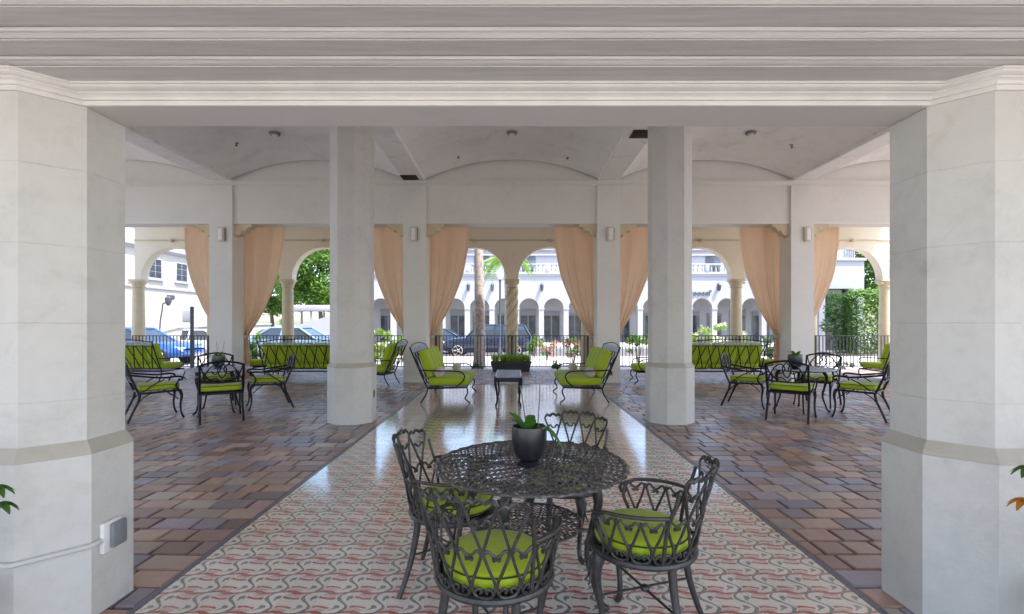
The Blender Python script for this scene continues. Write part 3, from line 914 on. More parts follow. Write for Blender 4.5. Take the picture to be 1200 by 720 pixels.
# orchid pot on near table
def blade(mb, base, dirv, length, width, droop, up=.6, n=8):
    d = Vector((dirv[0], dirv[1], 0)).normalized(); sd = Vector((-d.y, d.x, 0))
    L = []
    for k in range(n+1):
        t = k/n
        c = Vector(base) + d*(length*t) + Vector((0, 0, length*(up*t - droop*t*t)))
        w = width*sin(PI*min(1, .12+t*.88))**.7 * .5
        if k == n: w = .002
        L.append([c - sd*w + Vector((0, 0, w*.25)), c - Vector((0, 0, w*.12)), c + sd*w + Vector((0, 0, w*.25))])
    mb.loft(L, closed=False)
def pot_plant(label, loc, sc=1.0, stakes=True, group=None, rz=0, name='orchid_pot', leaves=None):
    t = root(name, label, 'potted plant', loc, rz, group)
    p = MB(); pr = [(.01, .022), (.045, .022), (.070, .04), (.085, .08), (.092, .13), (.091, .175), (.088, .196), (.084, .196), (.082, .17), (.01, .168)]
    p.lathe([(r*sc, z*sc) for r, z in pr], 36); p.build('pot', M['pot'], t, ang=60)
    s = MB(); s.lathe([(.01*sc, .002), (.062*sc, .002), (.066*sc, .010*sc), (.050*sc, .021*sc), (.01*sc, .021*sc)], 30); s.build('foot', M['pot'], t)
    so = MB(); so.lathe([(.002, .1685*sc), (.08*sc, .1685*sc), (.075*sc, .176*sc), (.002, .182*sc)], 20); so.build('soil', M['soil'], t)
    for b in (leaves or [((-.02, 0), (-.6, .3), .10, .062, .4, 1.2), ((-.03, -.01), (-.9, -.5), .07, .06, .8, 1.6), ((.0, -.02), (.1, -.8), .075, .062, .6, 1.5), ((.02, 0), (.3, -.6), .06, .05, .5, .9), ((.03, 0), (1, -.35), .155, .066, 1.15, .50), ((.0, .02), (.2, 1), .09, .055, .6, 1.2)]):
        l = MB(); blade(l, (b[0][0]*sc, b[0][1]*sc, .178*sc), b[1], b[2]*sc, b[3]*sc, b[4], b[5]); l.build('leaf', M['leaf_orchid'], t)
    if stakes:
        for a, b in (((-.01, .0, .17), (-.045, .03, .40)), ((.045, .01, .17), (.06, .05, .40))):
            k = MB(); k.tube([(a[0]*sc, a[1]*sc, a[2]*sc), (b[0]*sc, b[1]*sc, b[2]*sc)], [.0035, .0028], 6); k.build('stake', M['stake'], t)
    return t
pot_plant('graphite orchid pot with two cane stakes on the near round table', (wx(620, 2.72), 2.72, .729), 1.06)

# ------------------------------------------------------------------ far dining sets
def make_dining_chair():
    t = root('cast_armchair', '', 'chair', (0, 0, 0), 0, 'black cast armchairs at the far dining tables')
    W, D, Z = .30, .26, .44
    f = MB()
    f.tube([(-W+.02, D, Z), (W-.02, D, Z), (W-.02, -D, Z-.01), (-W+.02, -D, Z-.01)], .016, 8, closed=True)
    for k in range(5): f.tube([(-W+.02, -D+.1*k+.06, Z), (W-.02, -D+.1*k+.06, Z)], .007, 6)
    f.build('seat_frame', M['dark'], t)
    c = MB(); c.pillow((0, 0, Z+.065), W-.02, D+.005, .052, .22, .45); co = c.build('cushion', M['green'], t, ang=80)
    p = MB()
    for z in (.03, .10):
        p.tube([((W-.022)*math.copysign(abs(cos(a))**.22, cos(a)), (D+.003)*math.copysign(abs(sin(a))**.22, sin(a)), Z+z) for a in [2*PI*(k+.5)/48 for k in range(48)]], .004, 5, closed=True)
    p.build('piping', M['piping'], co)
    b = MB()
    def bp(u, v): return Vector((u*.285, -D - .03 - .13*v - .015*sin(v*PI), Z + .06 + (.42)*v))
    for s in (-1, 1): b.tube(spline([(s*.28, -D, Z-.01), bp(s*1, 0), bp(s, .5), bp(s*1.01, .9)], 5), .017, 8)
    b.tube(spline([bp(-1, .88), bp(-.7, .95), bp(-.3, 1.0), bp(0, 1.02), bp(.3, 1.0), bp(.7, .95), bp(1, .88)], 4), .015, 8)
    b.tube(spline([bp(-1, .28), bp(-.4, .24), bp(.4, .24), bp(1, .28)], 4), .011, 8)
    for s in (-1, 1):
        for pts in ([(.95, .32), (.6, .75), (.25, .9), (.08, .72), (.3, .55), (.5, .66)], [(.02, .25), (.25, .4), (.55, .38), (.75, .55), (.6, .72)], [(.95, .85), (.85, .6), (.7, .42), (.4, .3)], [(0, .98), (.2, .75), (.12, .5), (0, .4)]):
            b.tube(spline([bp(s*q[0], q[1]) for q in pts], 4), .0095, 6)
    b.build('backrest', M['dark'], t)
    for s in (-1, 1):
        a = MB()
        a.tube(spline([bp(s, .52), (s*.315, -.12, Z+.235), (s*.325, .06, Z+.215), (s*.325, .2, Z+.225), (s*.325, .27, Z+.215), (s*.322, .285, Z+.18), (s*.32, .25, Z+.165), (s*.32, .235, Z+.19)], 5), .015, 8)
        a.tube(spline([(s*.32, .24, Z+.17), (s*.315, .2, Z+.09), (s*.29, .235, Z)], 5), .012, 8)
        a.tube(spline([(s*.3, -.2, Z+.02), (s*.315, -.08, Z+.12), (s*.32, .05, Z+.19)], 5), .009, 6)
        a.build('armrest', M['dark'], t)
        l = MB(); q = spline([(s*.275, D-.01, Z+.01, ), (s*.285, D+.02, Z-.08), (s*.28, D+.005, Z-.22), (s*.285, D+.015, .09), (s*.295, D+.05, .004)], 4)
        l.tube(q, [.026, .025, .024, .023, .022, .02, .018, .017, .016, .015, .014, .014, .014, .015, .016, .017, .017], 8)
        l.tube(spline([(s*.283, D-.02, Z-.14), (s*.282, D-.09, Z-.07), (s*.28, D-.17, Z-.015)], 4), .008, 6)
        l.build('leg', M['dark'], t)
        l = MB(); q = spline([(s*.275, -D+.01, Z), (s*.275, -D-.01, Z-.12), (s*.28, -D-.06, .2), (s*.285, -D-.14, .004)], 4)
        l.tube(q, [.021]*4 + [.018]*9, 8)
        l.tube(spline([(s*.276, -D-.02, Z-.16), (s*.276, -D+.06, Z-.07), (s*.276, -D+.15, Z-.015)], 4), .008, 6)
        l.build('leg', M['dark'], t)
    return t
dc = make_dining_chair(); first = True
def dset(cx, cy, seats, side):
    global first
    round_table('round cast lattice dining table of the %s far dining set' % side, (cx, cy), R(20), M['bluetop'], M['dark'], .52, False, 'dining_table', 'far dining tables')
    for (x, y, ang, lab) in seats:
        o = dc if first else dup(dc)
        first = False
        o.location = (x, y, .001); o.rotation_euler = (0, 0, ang); o['label'] = lab
def face(x, y, tx, ty): return math.atan2(ty-y, tx-x) - PI/2
LC, RC = (-5.0, 8.45), (4.98, 8.5)
ls = [(-5.62, 7.86, 'black cast armchair left of the left dining table, in profile facing right'), (-4.55, 7.76, 'black cast armchair with its back to us at the left dining table'),
      (-4.36, 8.84, 'black cast armchair right of the left dining table facing left'), (-5.45, 9.15, 'black cast armchair on the far side of the left dining table')]
dset(*LC, [(x, y, face(x, y, *LC), l) for x, y, l in ls], 'left')
rs = [(4.30, 8.98, 'black cast armchair left of the right dining table facing right'), (4.42, 7.80, 'black cast armchair with its back to us at the right dining table'),
      (5.56, 7.90, 'black cast armchair right of the right dining table, in profile facing left'), (5.62, 9.1, 'black cast armchair on the far side of the right dining table')]
dset(*RC, [(x, y, face(x, y, *RC), l) for x, y, l in rs], 'right')
short = [((-.02, 0), (-.6, .3), .07, .05, .3, 1.2), ((.02, 0), (.6, .3), .07, .05, .3, 1.2), ((0, -.02), (0, -1), .07, .05, .4, 1.2), ((0, .02), (.1, 1), .08, .05, .4, 1.2)]
pot_plant('dark plant pot with cane stakes on the left dining table', (-4.98, 8.42, .73), 1.15, leaves=short, name='plant_pot')
pot_plant('dark plant pot with short green leaves on the right dining table', (wx(932, 8.3), 8.3, .73), 1.25, stakes=False, leaves=short, name='plant_pot')

# ------------------------------------------------------------------ lounge seating (sofas, loveseats, lounge chairs)
def make_lounge(name, label, cat, w, ncush, group, lattice):
    t = root(name, label, cat, (0, 0, 0), 0, group)
    W = w/2; Z = .30; D = .36
    fr = MB()
    fr.tube([(-W, D, Z), (W, D, Z), (W, -D, Z-.02), (-W, -D, Z-.02)], .016, 8, closed=True)
    for k in range(int(w/.12)): fr.tube([(-W+.06+k*.12, D, Z), (-W+.06+k*.12, -D, Z-.02)], .006, 4)
    fr.build('seat_frame', M['dark'], t)
    cs = MB()
    n = ncush; cw = (w-.04)/n
    for k in range(n):
        c = MB(); c.pillow((-W+.02+cw*(k+.5), .02, Z+.105), cw/2-.004, D+.03, .085, .2, .4, 36, 14); c.build('seat_cushion', M['green'], t, ang=80)
    tilt = R(-20)
    rot = Matrix.Rotation(R(90)+R(20), 3, 'X')
    def bk(u, v): return Vector((u, -D - .03 - .30*v, Z + .02 + .72*v))
    for k in range(n):
        xc = -W+.02+cw*(k+.5)
        c = MB()
        # channelled back cushion: two tufts with a groove
        for q in (-1, 1):
            c.pillow((xc + q*cw/4, -D + .095 - .13, Z + .20 + .24), cw/4+.008, .272, .085, .25, .5, 28, 12, rot)
        c.build('back_cushion', M['green'], t, ang=80)
    b = MB()
    for s in (-1, 1): b.tube(spline([(s*W, -D, Z-.02), bk(s*W, .3), bk(s*(W+.01), .8), bk(s*(W+.015), 1.02)], 5), .015, 8)
    b.tube([bk(-W, .86), bk(W, .86)], .011, 8)
    b.tube([bk(-W, .06), bk(W, .06)], .011, 8)
    b.tube(spline([bk(-W-.01, 1.0), bk(-W*.5, 1.07), bk(0, 1.09), bk(W*.5, 1.07), bk(W+.01, 1.0)], 6), .012, 8)
    m = max(2, round(w/.24))
    for k in range(m):
        x0, x1 = -W + w*k/m, -W + w*(k+1)/m
        xm = (x0+x1)/2
        if lattice:
            b.tube(spline([bk(x0+.03, .06), bk(xm-.02, .40), bk(xm+.02, .54), bk(x1-.02, .86)], 5), .0125, 6)
            b.tube(spline([bk(x1-.03, .06), bk(xm+.02, .40), bk(xm-.02, .54), bk(x0+.02, .86)], 5), .0125, 6)
        else:
            b.tube(spline([bk(x0+.02, .06), bk(xm, .46), bk(x0+.02, .86)], 5), .009, 6)
            b.tube(spline([bk(x1-.02, .06), bk(xm, .46), bk(x1-.02, .86)], 5), .009, 6)
    b.build('back_frame', M['dark'], t)
    cr = MB()
    mm = max(3, round(w/.13))
    for k in range(mm):
        xm = -W + w*(k+.5)/mm; h = w/mm*.48
        cr.tube([bk(xm + h*.95*cos(a), .955 + .075*sin(a)) for a in [2*PI*q/14 for q in range(14)]], .007, 5, closed=True)
        cr.tube([bk(xm + h*.45*cos(a), .955 + .04*sin(a)) for a in [2*PI*q/10 for q in range(10)]], .006, 5, closed=True)
    cr.build('crest', M['bluetop'], t)
    for s in (-1, 1):
        a = MB()
        a.tube(spline([bk(s*W, .42), (s*(W+.03), -.15, Z+.31), (s*(W+.045), .10, Z+.31), (s*(W+.045), .26, Z+.29), (s*(W+.04), .33, Z+.22), (s*(W+.03), .30, Z+.12), (s*(W+.01), .20, Z+.03), (s*W, .16, Z-.01)], 6), .0125, 8)
        a.build('armrest', M['dark'], t)
        l = MB(); l.tube(spline([(s*(W-.01), D, Z+.01), (s*W, D+.03, Z-.09), (s*W, D-.02, Z-.2), (s*W, D+.02, .05), (s*W, D+.07, .008)], 5), .0135, 8); l.build('leg', M['dark'], t)
        l = MB(); l.tube(spline([(s*(W-.01), -D, Z-.02), (s*W, -D-.03, .17), (s*W, -D-.13, .008)], 5), .0135, 8); l.build('leg', M['dark'], t)
    return t
so = make_lounge('sofa', 'long lime cushioned sofa with black lattice back, behind the left octagonal column', 'sofa', 1.95, 3, 'lattice back sofas turned away from us', True)
so.location = (-5.28, 12.9, .001)
dup(so, (5.33, 12.9, .001), 0, 'long lime cushioned sofa with black lattice back, behind the right octagonal column')
dup(so, (-9.72, 12.9, .001), R(-6), 'lime cushioned sofa with black lattice back at the far left by the near column')
dup(so, (10.25, 12.9, .001), R(6), 'lime cushioned sofa with black lattice back at the far right by the near column')
lv = make_lounge('loveseat', 'lime channelled loveseat on the tiled strip facing right, at its left side', 'loveseat', 1.62, 2, 'loveseats facing each other on the tiled strip', False)
lv.location = (-1.20, 10.05, .001); lv.rotation_euler = (0, 0, -PI/2)
dup(lv, (1.34, 10.05, .001), PI/2, 'lime channelled loveseat on the tiled strip facing left, at its right side')
lc = make_lounge('lounge_chair', 'lime lounge chair beside the left octagonal column, facing left', 'chair', .66, 1, 'single lime lounge chairs', False)
lc.location = (-3.32, 12.05, .001); lc.rotation_euler = (0, 0, R(82))
dup(lc, (3.45, 12.45, .001), R(88), 'lime lounge chair beside the right octagonal column, its seat facing the pilaster')
dup(lc, (-7.05, 13.9, .001), R(-70), 'lime lounge chair past the left end of the left sofa, facing right')
dup(lc, (7.15, 13.9, .001), R(70), 'lime lounge chair past the right end of the right sofa, facing left')
# bolsters and pillows on the loveseats
def bolster(label, x, y, z, rz):
    t = root('bolster_pillow', label, 'pillow', (x, y, z), rz, 'bolsters on the loveseats')
    m = MB(); m.tube([(-.19, 0, 0), (-.185, 0, 0), (-.1, 0, 0), (.1, 0, 0), (.185, 0, 0), (.19, 0, 0)], [.06, .078, .083, .083, .078, .06], 20); m.build('cover', M['greyfab'], t)
    for s in (-1, 1):
        e = MB(); e.tube([(s*.188, 0, 0), (s*.197, 0, 0)], [.066, .05], 20); e.build('end_cap', M['pinkfab'], t)
bolster('grey bolster with pink round end on the near end of the left loveseat', -1.36, 9.42, .575, PI/2)
bolster('grey bolster with pink round end on the near end of the right loveseat', 1.50, 9.42, .575, PI/2)
bolster('grey bolster lying at the far end of the left loveseat', -1.16, 10.50, .575, PI/2)
bolster('grey bolster lying at the far end of the right loveseat', 1.30, 10.50, .575, PI/2)

# coffee table between the loveseats
t = root('coffee_table', 'narrow grey cast lattice coffee table between the two loveseats', 'table', (wx(596, 9.6), 9.55, .001))
m = MB()
for s in (-1, 1):
    m.tube([(s*.23, -.62, .53), (s*.23, .62, .53)], .014, 8); m.tube([(-.23, s*.62, .53), (.23, s*.62, .53)], .014, 8)
for i in range(13):
    y = -.6+.1*i
    m.tube(spline([(-.23, y, .53), (-.12, y+.04, .53), (0, y-.02, .53), (.12, y+.04, .53), (.23, y, .53)], 4), .011, 5)
for i in range(7):
    x = -.2+.066*i
    m.tube(spline([(x, -.62, .528), (x+.02, -.3, .528), (x-.02, 0, .528), (x+.02, .3, .528), (x, .62, .528)], 6), .009, 5)
m.build('tabletop', M['bluetop'], t)
for sx in (-1, 1):
    for sy in (-1, 1):
        l = MB(); l.tube(spline([(sx*.215, sy*.59, .53), (sx*.235, sy*.62, .44), (sx*.21, sy*.59, .26), (sx*.20, sy*.58, .1), (sx*.225, sy*.62, .008)], 5), [.036, .034, .032, .03, .028, .026, .025, .024, .023, .022, .02, .019, .018, .018, .018, .018, .018, .018, .018, .02, .02], 8)
        l.build('leg', M['dark'], t)
a = MB()
for s in (-1, 1):
    a.box(-.21, .21, s*.60-.012, s*.60+.012, .44, .515, .004); a.box(s*.215-.012, s*.215+.012, -.58, .58, .45, .515, .004)
a.build('apron', M['dark'], t)

# ------------------------------------------------------------------ conduit and box on near left column
t = root('electrical_box', 'grey covered electrical box on the near left column plinth', 'outlet', (-XC+.335, YF-.02, .385))
MB().box(.001, .026, -.075, .045, -.078, .078, .006).build('box', M['whitepaint'], t)
MB().box(.0265, .05, -.04, .055, -.062, .066, .008).build('cover', M['greybox'], t)
t = MB(); s_ = .335+.014; k_ = s_*math.tan(PI/8)
pth = [(-XC-.6, YF-s_, .372), (-XC-k_-.02, YF-s_, .372), (-XC-.02, YF-s_, .372), (-XC+k_-.012, YF-s_, .373), (-XC+k_+.01, YF-s_+.012, .374), (-XC+s_-.012, YF-k_-.012, .376), (-XC+s_, YF-k_+.012, .377), (-XC+s_, YF-.096, .378)]
t.tube(pth, .013, 10)
tag(t.build('conduit', M['column'], ang=60), 'white painted conduit pipe running round the near left column plinth', 'pipe')

# planted pots at the frame edges
def leafy_pot(label, x, y, tips, mat2):
    t = root('potted_shrub', label, 'potted plant', (x, y, 0), 0, 'potted shrubs in front of the near columns')
    MB().lathe([(.01, .004), (.11, .004), (.15, .30), (.165, .32), (.165, .35), (.145, .35), (.14, .31), (.01, .30)], 28).build('pot', M['terracotta'], t)
    MB().lathe([(.002, .301), (.139, .301), (.12, .315), (.002, .32)], 20).build('soil', M['soil'], t)
    st = MB(); lf = MB(); lo = MB()
    for i, (dx, dy, dz, o) in enumerate(tips):
        st.tube(spline([(dx*.1, dy*.1, .30), (dx*.5, dy*.5, .30+(dz-.3)*.65), (dx, dy, dz)], 5), .004, 5)
        tgt = lo if o else lf
        for q in range(4):
            a = math.atan2(dy, dx) + (q-1.5)*.7
            blade(tgt, (dx, dy, dz-.01), (cos(a), sin(a)), .065, .032, .9, .35)
    st.build('stem', M['bark'], t); lf.build('foliage', M['leaf_dark'], t)
    if lo.v: lo.build('orange_foliage', M['leaf_orange'], t)
rt = [(random.uniform(-.17, .17), random.uniform(-.1, .1), random.uniform(.45, .95), 0) for _ in range(16)]
leafy_pot('green leafy potted shrub entering at the left edge before the near left column', -2.42, 2.02, rt + [(.335, .0, .84, 0), (.32, .03, .76, 0)], 0)
leafy_pot('leafy potted shrub with an orange leaf at the right edge before the near right column', 2.50, 2.02, rt + [(-.355, .0, .92, 0), (-.35, .02, .78, 1)], 0)

# ------------------------------------------------------------------ planter below twisted column and greenery
def tuft(mb, x, y, z, n, h, spread, wid=.02):
    for _ in range(n):
        a = random.uniform(0, 2*PI); hh = h*random.uniform(.6, 1.15); s = spread*random.uniform(.2, 1)
        blade(mb, (x+random.uniform(-.03, .03), y+random.uniform(-.03, .03), z), (cos(a), sin(a)), s, wid, random.uniform(.2, 1), hh/s, 4)
t = root('planter', 'low black rectangular planter full of grass below the twisted column', 'planter', (wx(599, 15.5), 15.45, 0))
m = MB(); m.loft([[(-.56, -.17, .0), (.56, -.17, .0), (.56, .17, .0), (-.56, .17, .0)], [(-.62, -.2, .27), (.62, -.2, .27), (.62, .2, .27), (-.62, .2, .27)], [(-.64, -.22, .275), (.64, -.22, .275), (.64, .22, .275), (-.64, .22, .275)], [(-.64, -.22, .305), (.64, -.22, .305), (.64, .22, .305), (-.64, .22, .305)]])
m.build('box', M['lead'], t, ang=20)
MB().box(-.6, .6, -.18, .18, .3055, .315).build('soil', M['soil'], t, smooth=False)
m = MB()
for k in range(80): tuft(m, random.uniform(-.6, .6), random.uniform(-.17, .17), .31, 11, .25, .15, .018)
m.build('grass', M['leaf_grass'], t)

def leaf_cloud(mb, blobs, n, size):
    tot = sum(b[3]**2 for b in blobs)
    for (x, y, z, r, *sq) in blobs:
        sz = sq[0] if sq else 1
        for _ in range(int(n*r*r/tot)):
            v = Vector((random.gauss(0, 1), random.gauss(0, 1), random.gauss(0, 1))).normalized() * r * random.uniform(.55, 1.05)
            c = Vector((x, y, z)) + Vector((v.x, v.y, v.z*sz))
            d = Vector((random.gauss(0, 1), random.gauss(0, 1), random.gauss(0, .6))).normalized()
            e = d.orthogonal().normalized(); e = (e*random.uniform(.3, 1) + d.cross(e)*random.uniform(-1, 1)).normalized()
            l = size*random.uniform(.6, 1.3); w = l*.42
            mb.add([c - d*l*.5, c + e*w*.5, c + d*l*.5, c - e*w*.5], [(0, 1, 2, 3)])
def tree(name, label, cat, loc, h, cr, n, size, mat, group=None, trunk_r=.18, base=.35, blobs=None):
    t = root(name, label, cat, loc, random.uniform(0, 1), group)
    tr = MB(); tr.tube(spline([(0, 0, 0), (.08, 0, h*.2), (-.05, .1, h*.42), (.05, .05, h*.7)], 5), [trunk_r*(1-.75*k/15) for k in range(16)], 10)
    for k in range(6):
        a = k*1.1+.3; z = h*(.3+.05*k)
        tr.tube(spline([(0, .05, z), (cos(a)*cr*.35, sin(a)*cr*.35, z+h*.14), (cos(a)*cr*.7, sin(a)*cr*.7, z+h*.24)], 4), [trunk_r*.4*(1-.9*q/8) for q in range(9)], 6)
    tr.build('trunk', M['bark'], t)
    if blobs is None:
        blobs = []
        for k in range(40):
            a = random.uniform(0, 2*PI); rr = cr*math.sqrt(random.random())*.85; zz = h*random.uniform(base, .93)
            k2 = 1 - abs((zz/h - (base+1)/2)/((1-base)/2))**2*.5
            blobs.append((cos(a)*rr*k2, sin(a)*rr*k2, zz, cr*random.uniform(.22, .42), .75))
    c = MB(); leaf_cloud(c, blobs, n, size); c.build('crown', mat, t, smooth=False)
    return t
def shrub(label, px, py_top, d, w, mat, n=900, size=.09, flower=None, zg=-.1, name='shrub', group='shrubs beyond the railing', cat='shrub'):
    h = wz(py_top, d) - zg
    t = root(name, label, cat, (wx(px, d), d, zg), 0, group)
    st = MB()
    for k in range(5):
        a = k*1.3; st.tube([(0, 0, 0), (cos(a)*w*.3, sin(a)*w*.3, h*.6)], [.02, .008], 5)
    st.build('stem', M['bark'], t)
    bl = [(random.uniform(-.7, .7)*w, random.uniform(-.4, .4)*w, h*random.uniform(.25, .85), min(w, h)*random.uniform(.2, .36)) for _ in range(9)]
    m = MB(); leaf_cloud(m, bl, n, size); m.build('foliage', mat, t, smooth=False)
    if flower:
        fm = MB()
        for _ in range(15):
            b = random.choice(bl); v = Vector((random.gauss(0, 1), -abs(random.gauss(0, 1)), random.gauss(.5, 1))).normalized()*b[3]*1.0
            c = Vector(b[:3]) + v
            for q in range(5):
                a = q*2*PI/5
                fm.add([c, c + Vector((cos(a-.4)*.06, -.02, sin(a-.4)*.06)), c + Vector((cos(a)*.09, -.03, sin(a)*.09)), c + Vector((cos(a+.4)*.06, -.02, sin(a+.4)*.06))], [(0, 1, 2, 3)])
        fm.build('blossom', M[flower], t, smooth=False)
    return t
shrub('green shrub beyond the railing left of the left centre pilaster', 452, 386, 18.2, .55, M['leaf_grass'])
shrub('pink flowering shrub beyond the railing beside the right curtain tail', 672, 394, 18.6, .5, M['leaf'], flower='flower_p')
shrub('red flowering shrub on the pavement right of the twisted column', 641, 397, 21.5, .45, M['leaf'], 700, flower='flower_p')
shrub('small green shrub low behind the railing near the right loveseat', 652, 424, 17.2, .3, M['leaf_dark'], 500, .07)
shrub('small dark plant at the foot of the palm trunk', 560, 425, 16.9, .22, M['leaf_dark'], 400, .06)
shrub('white flowering shrub beyond the railing behind the right sofa, left end', 822, 378, 18.4, .55, M['leaf_grass'], 900, flower='flower_w')
shrub('white flowering shrub beyond the railing behind the right sofa, right end', 872, 380, 18.8, .6, M['leaf_grass'], 900, flower='flower_w')
shrub('green shrub beyond the railing by the far right curtain', 903, 384, 17.6, .42, M['leaf'], 900)
shrub('green shrub beyond the railing right of the far left pilaster', 292, 396, 17.4, .42, M['leaf'], 900)
shrub('tall leafy plant behind the right centre pilaster curtain', 694, 392, 16.9, .22, M['leaf'], 500, .1)
shrub('leafy plant behind the left loveseat back', 513, 394, 16.9, .2, M['leaf'], 400, .1)
shrub('green shrub beyond the railing right of the right octagonal column', 748, 386, 18.5, .5, M['leaf'], 800)
shrub('low green plant at the railing foot near the far right sofa', 990, 424, 17.2, .35, M['leaf_dark'], 500, .07)
shrub('round green shrub behind the left sofa below the tree', 322, 368, 24, .9, M['leaf'], 900, .14)

for px_, py_, d_, w_, mt_, fl_, lab_ in ((626, 392, 22.6, .5, 'leaf', None, 'green shrub on the pavement just right of the twisted column'),
        (700, 384, 22.8, .6, 'leaf_grass', 'flower_w', 'white flowering shrub across the kerb side behind the right centre curtain'),
        (846, 374, 21.8, .6, 'leaf_grass', 'flower_w', 'white flowering shrub behind the middle of the right sofa, farther off'),
        (472, 388, 20.5, .6, 'leaf_grass', None, 'broad green shrub behind the left centre pilaster curtain'),
        (440, 382, 19.6, .5, 'leaf_grass', 'flower_w', 'white flowering shrub just right of the left octagonal column'),
        (764, 384, 20.2, .6, 'leaf', None, 'broad green shrub behind the right octagonal column'),
        (306, 388, 19.4, .6, 'leaf', None, 'broad green shrub left of the smooth arcade column behind the left sofa')):
    shrub(lab_, px_, py_, d_, w_, M[mt_], 1100, .1, flower=fl_)
# royal palm trunk near, small palm behind
t = root('palm_tree', 'pale palm trunk rising past the arch left of the twisted column', 'tree', (wx(561.5, 17.6), 17.6, -.1))
m = MB(); m.tube([(.0 + .02*sin(z), 0, z) for z in [.25*k for k in range(37)]], [(.215 - .004*k + (.035 if k == 0 else 0) + (.008 if k % 2 else 0)) for k in range(37)], 18); m.build('trunk', M['palmbark'], t)
def fronds(mb, z, n, L, droop0):
    for k in range(n):
        a = 2*PI*k/n + random.uniform(-.2, .2); dr = random.uniform(.7, 1.2)*droop0
        d = Vector((cos(a), sin(a), 0)); sd = Vector((-d.y, d.x, 0))
        ups = random.uniform(.3, .9)
        def pt(s): return d*(L*s) + Vector((0, 0, z + L*(ups*s - dr*s*s)))
        mb.tube([pt(q/8) for q in range(9)], [.02*(1-q/9) for q in range(9)], 4)
        for q in range(2, 26):
            s = q/26; c = pt(s); l = L*.26*sin(PI*min(1, s+.12))+.05
            for sg in (-1, 1):
                tip = c + sd*sg*l*.8 + d*l*.35 + Vector((0, 0, -l*.45))
                w = Vector((0, 0, .02)) + d*.022
                mb.add([c - w, c + w, tip], [(0, 1, 2)])
m = MB(); fronds(m, 8.95, 11, 2.6, 1.0); m.build('crown', M['frond'], t, smooth=False)
t = root('small_palm', 'green palm with drooping fronds behind the twisted column', 'tree', (wx(592, 28), 28, -.1))
m = MB(); m.tube([(.1*sin(k*.3), 0, .5*k) for k in range(12)], [.14-.003*k for k in range(12)], 10); m.build('trunk', M['palmbark'], t)
m = MB(); fronds(m, 5.1, 17, 2.0, 1.3); m.build('crown', M['frond'], t, smooth=False)

# trees
tree('street_tree', 'bright green tree beyond the left sofa and white carport', 'tree', (wx(375, 41), 41, -.2), 9.4, 3.8, 17000, .30, M['leaf'], 'trees across the street', .25)
tree('street_tree', 'green tree behind the left curtain, left of the carport', 'tree', (wx(318, 44), 44, -.2), 8.6, 3.4, 14000, .30, M['leaf'], 'trees across the street', .22)
tree('street_tree', 'tall green tree above the hedge at the right', 'tree', (wx(1030, 34), 34, -.2), 8.6, 3.0, 14000, .26, M['leaf'], 'trees across the street', .22)
# hedge
t = root('hedge', 'tall clipped bright green hedge beside the far right arch', 'hedge', (0, 0, -.15))
x0, x1, d = wx(1004, 26), wx(1062, 26), 26
st = MB()
for k in range(6): st.tube([(x0+.3+k*.4, d+.4, 0), (x0+.3+k*.4, d+.4, 1.6)], [.04, .02], 6)
st.build('stem', M['bark'], t)
m = MB()
for _ in range(11000):
    f = random.random()
    if f < .55: c = Vector((random.uniform(x0, x1), d + random.gauss(0, .09), random.uniform(.02, 3.25)))
    elif f < .75: c = Vector((random.uniform(x0, x1), d + random.uniform(0, .9), 3.25 + random.gauss(0, .08) + .08*sin(9*random.random())))
    else: c = Vector((x0 + random.gauss(0, .09), d + random.uniform(0, .9), random.uniform(.02, 3.25)))
    dd = Vector((random.gauss(0, 1), random.gauss(0, 1), random.gauss(0, 1))).normalized(); e = dd.orthogonal().normalized()
    l = random.uniform(.09, .19); m.add([c-dd*l*.5, c+e*l*.24, c+dd*l*.5, c-e*l*.24], [(0, 1, 2, 3)])
m.build('foliage', M['leaf_hedge'], t, smooth=False)
t2 = root('hedge', 'darker narrow hedge left of the white gate post at far right', 'hedge', (wx(984, 27), 27, -.15))
m = MB(); leaf_cloud(m, [(random.uniform(-.7, .3), 0, z*.3, .4) for z in range(1, 11)], 2600, .15); m.build('foliage', M['leaf_dark'], t2, smooth=False)
st = MB(); st.tube([(-.2, 0, 0), (-.2, 0, 2.4)], [.06, .03], 6); st.build('stem', M['bark'], t2)

# ------------------------------------------------------------------ street
struct(MB().box(-70, 70, 16.26, 24.0, -.31, -.10).build('pavement', M['pavement'], smooth=False))
struct(MB().box(-70, 70, 24.17, 34.0, -.31, -.25).build('road', M['asphalt'], smooth=False))
kb = MB().box(-70, 70, 24.002, 24.168, -.31, -.098, .01); struct(kb.build('kerb', M['redkerb']))
struct(MB().box(-70, 70, 34.0, 60, -.31, -.10).build('far_pavement', M['pavement'], smooth=False))

for s_x in (-1, 1):
    a, b = sorted((s_x*14.002, s_x*70))
    struct(MB().box(a, b, .602, 16.258, -.31, -.06).build('side_bounce_ground', M['pavement'], smooth=False))  # unseen pale ground, added at both sides to bounce sunlight into the hall
# opposite white building
YO = 40
fx = [-12.7 + 2.0*i for i in range(21)]
ob = root('white_building', 'white two storey building of arches with a roof balustrade across the street', 'building', (0, 0, 0))
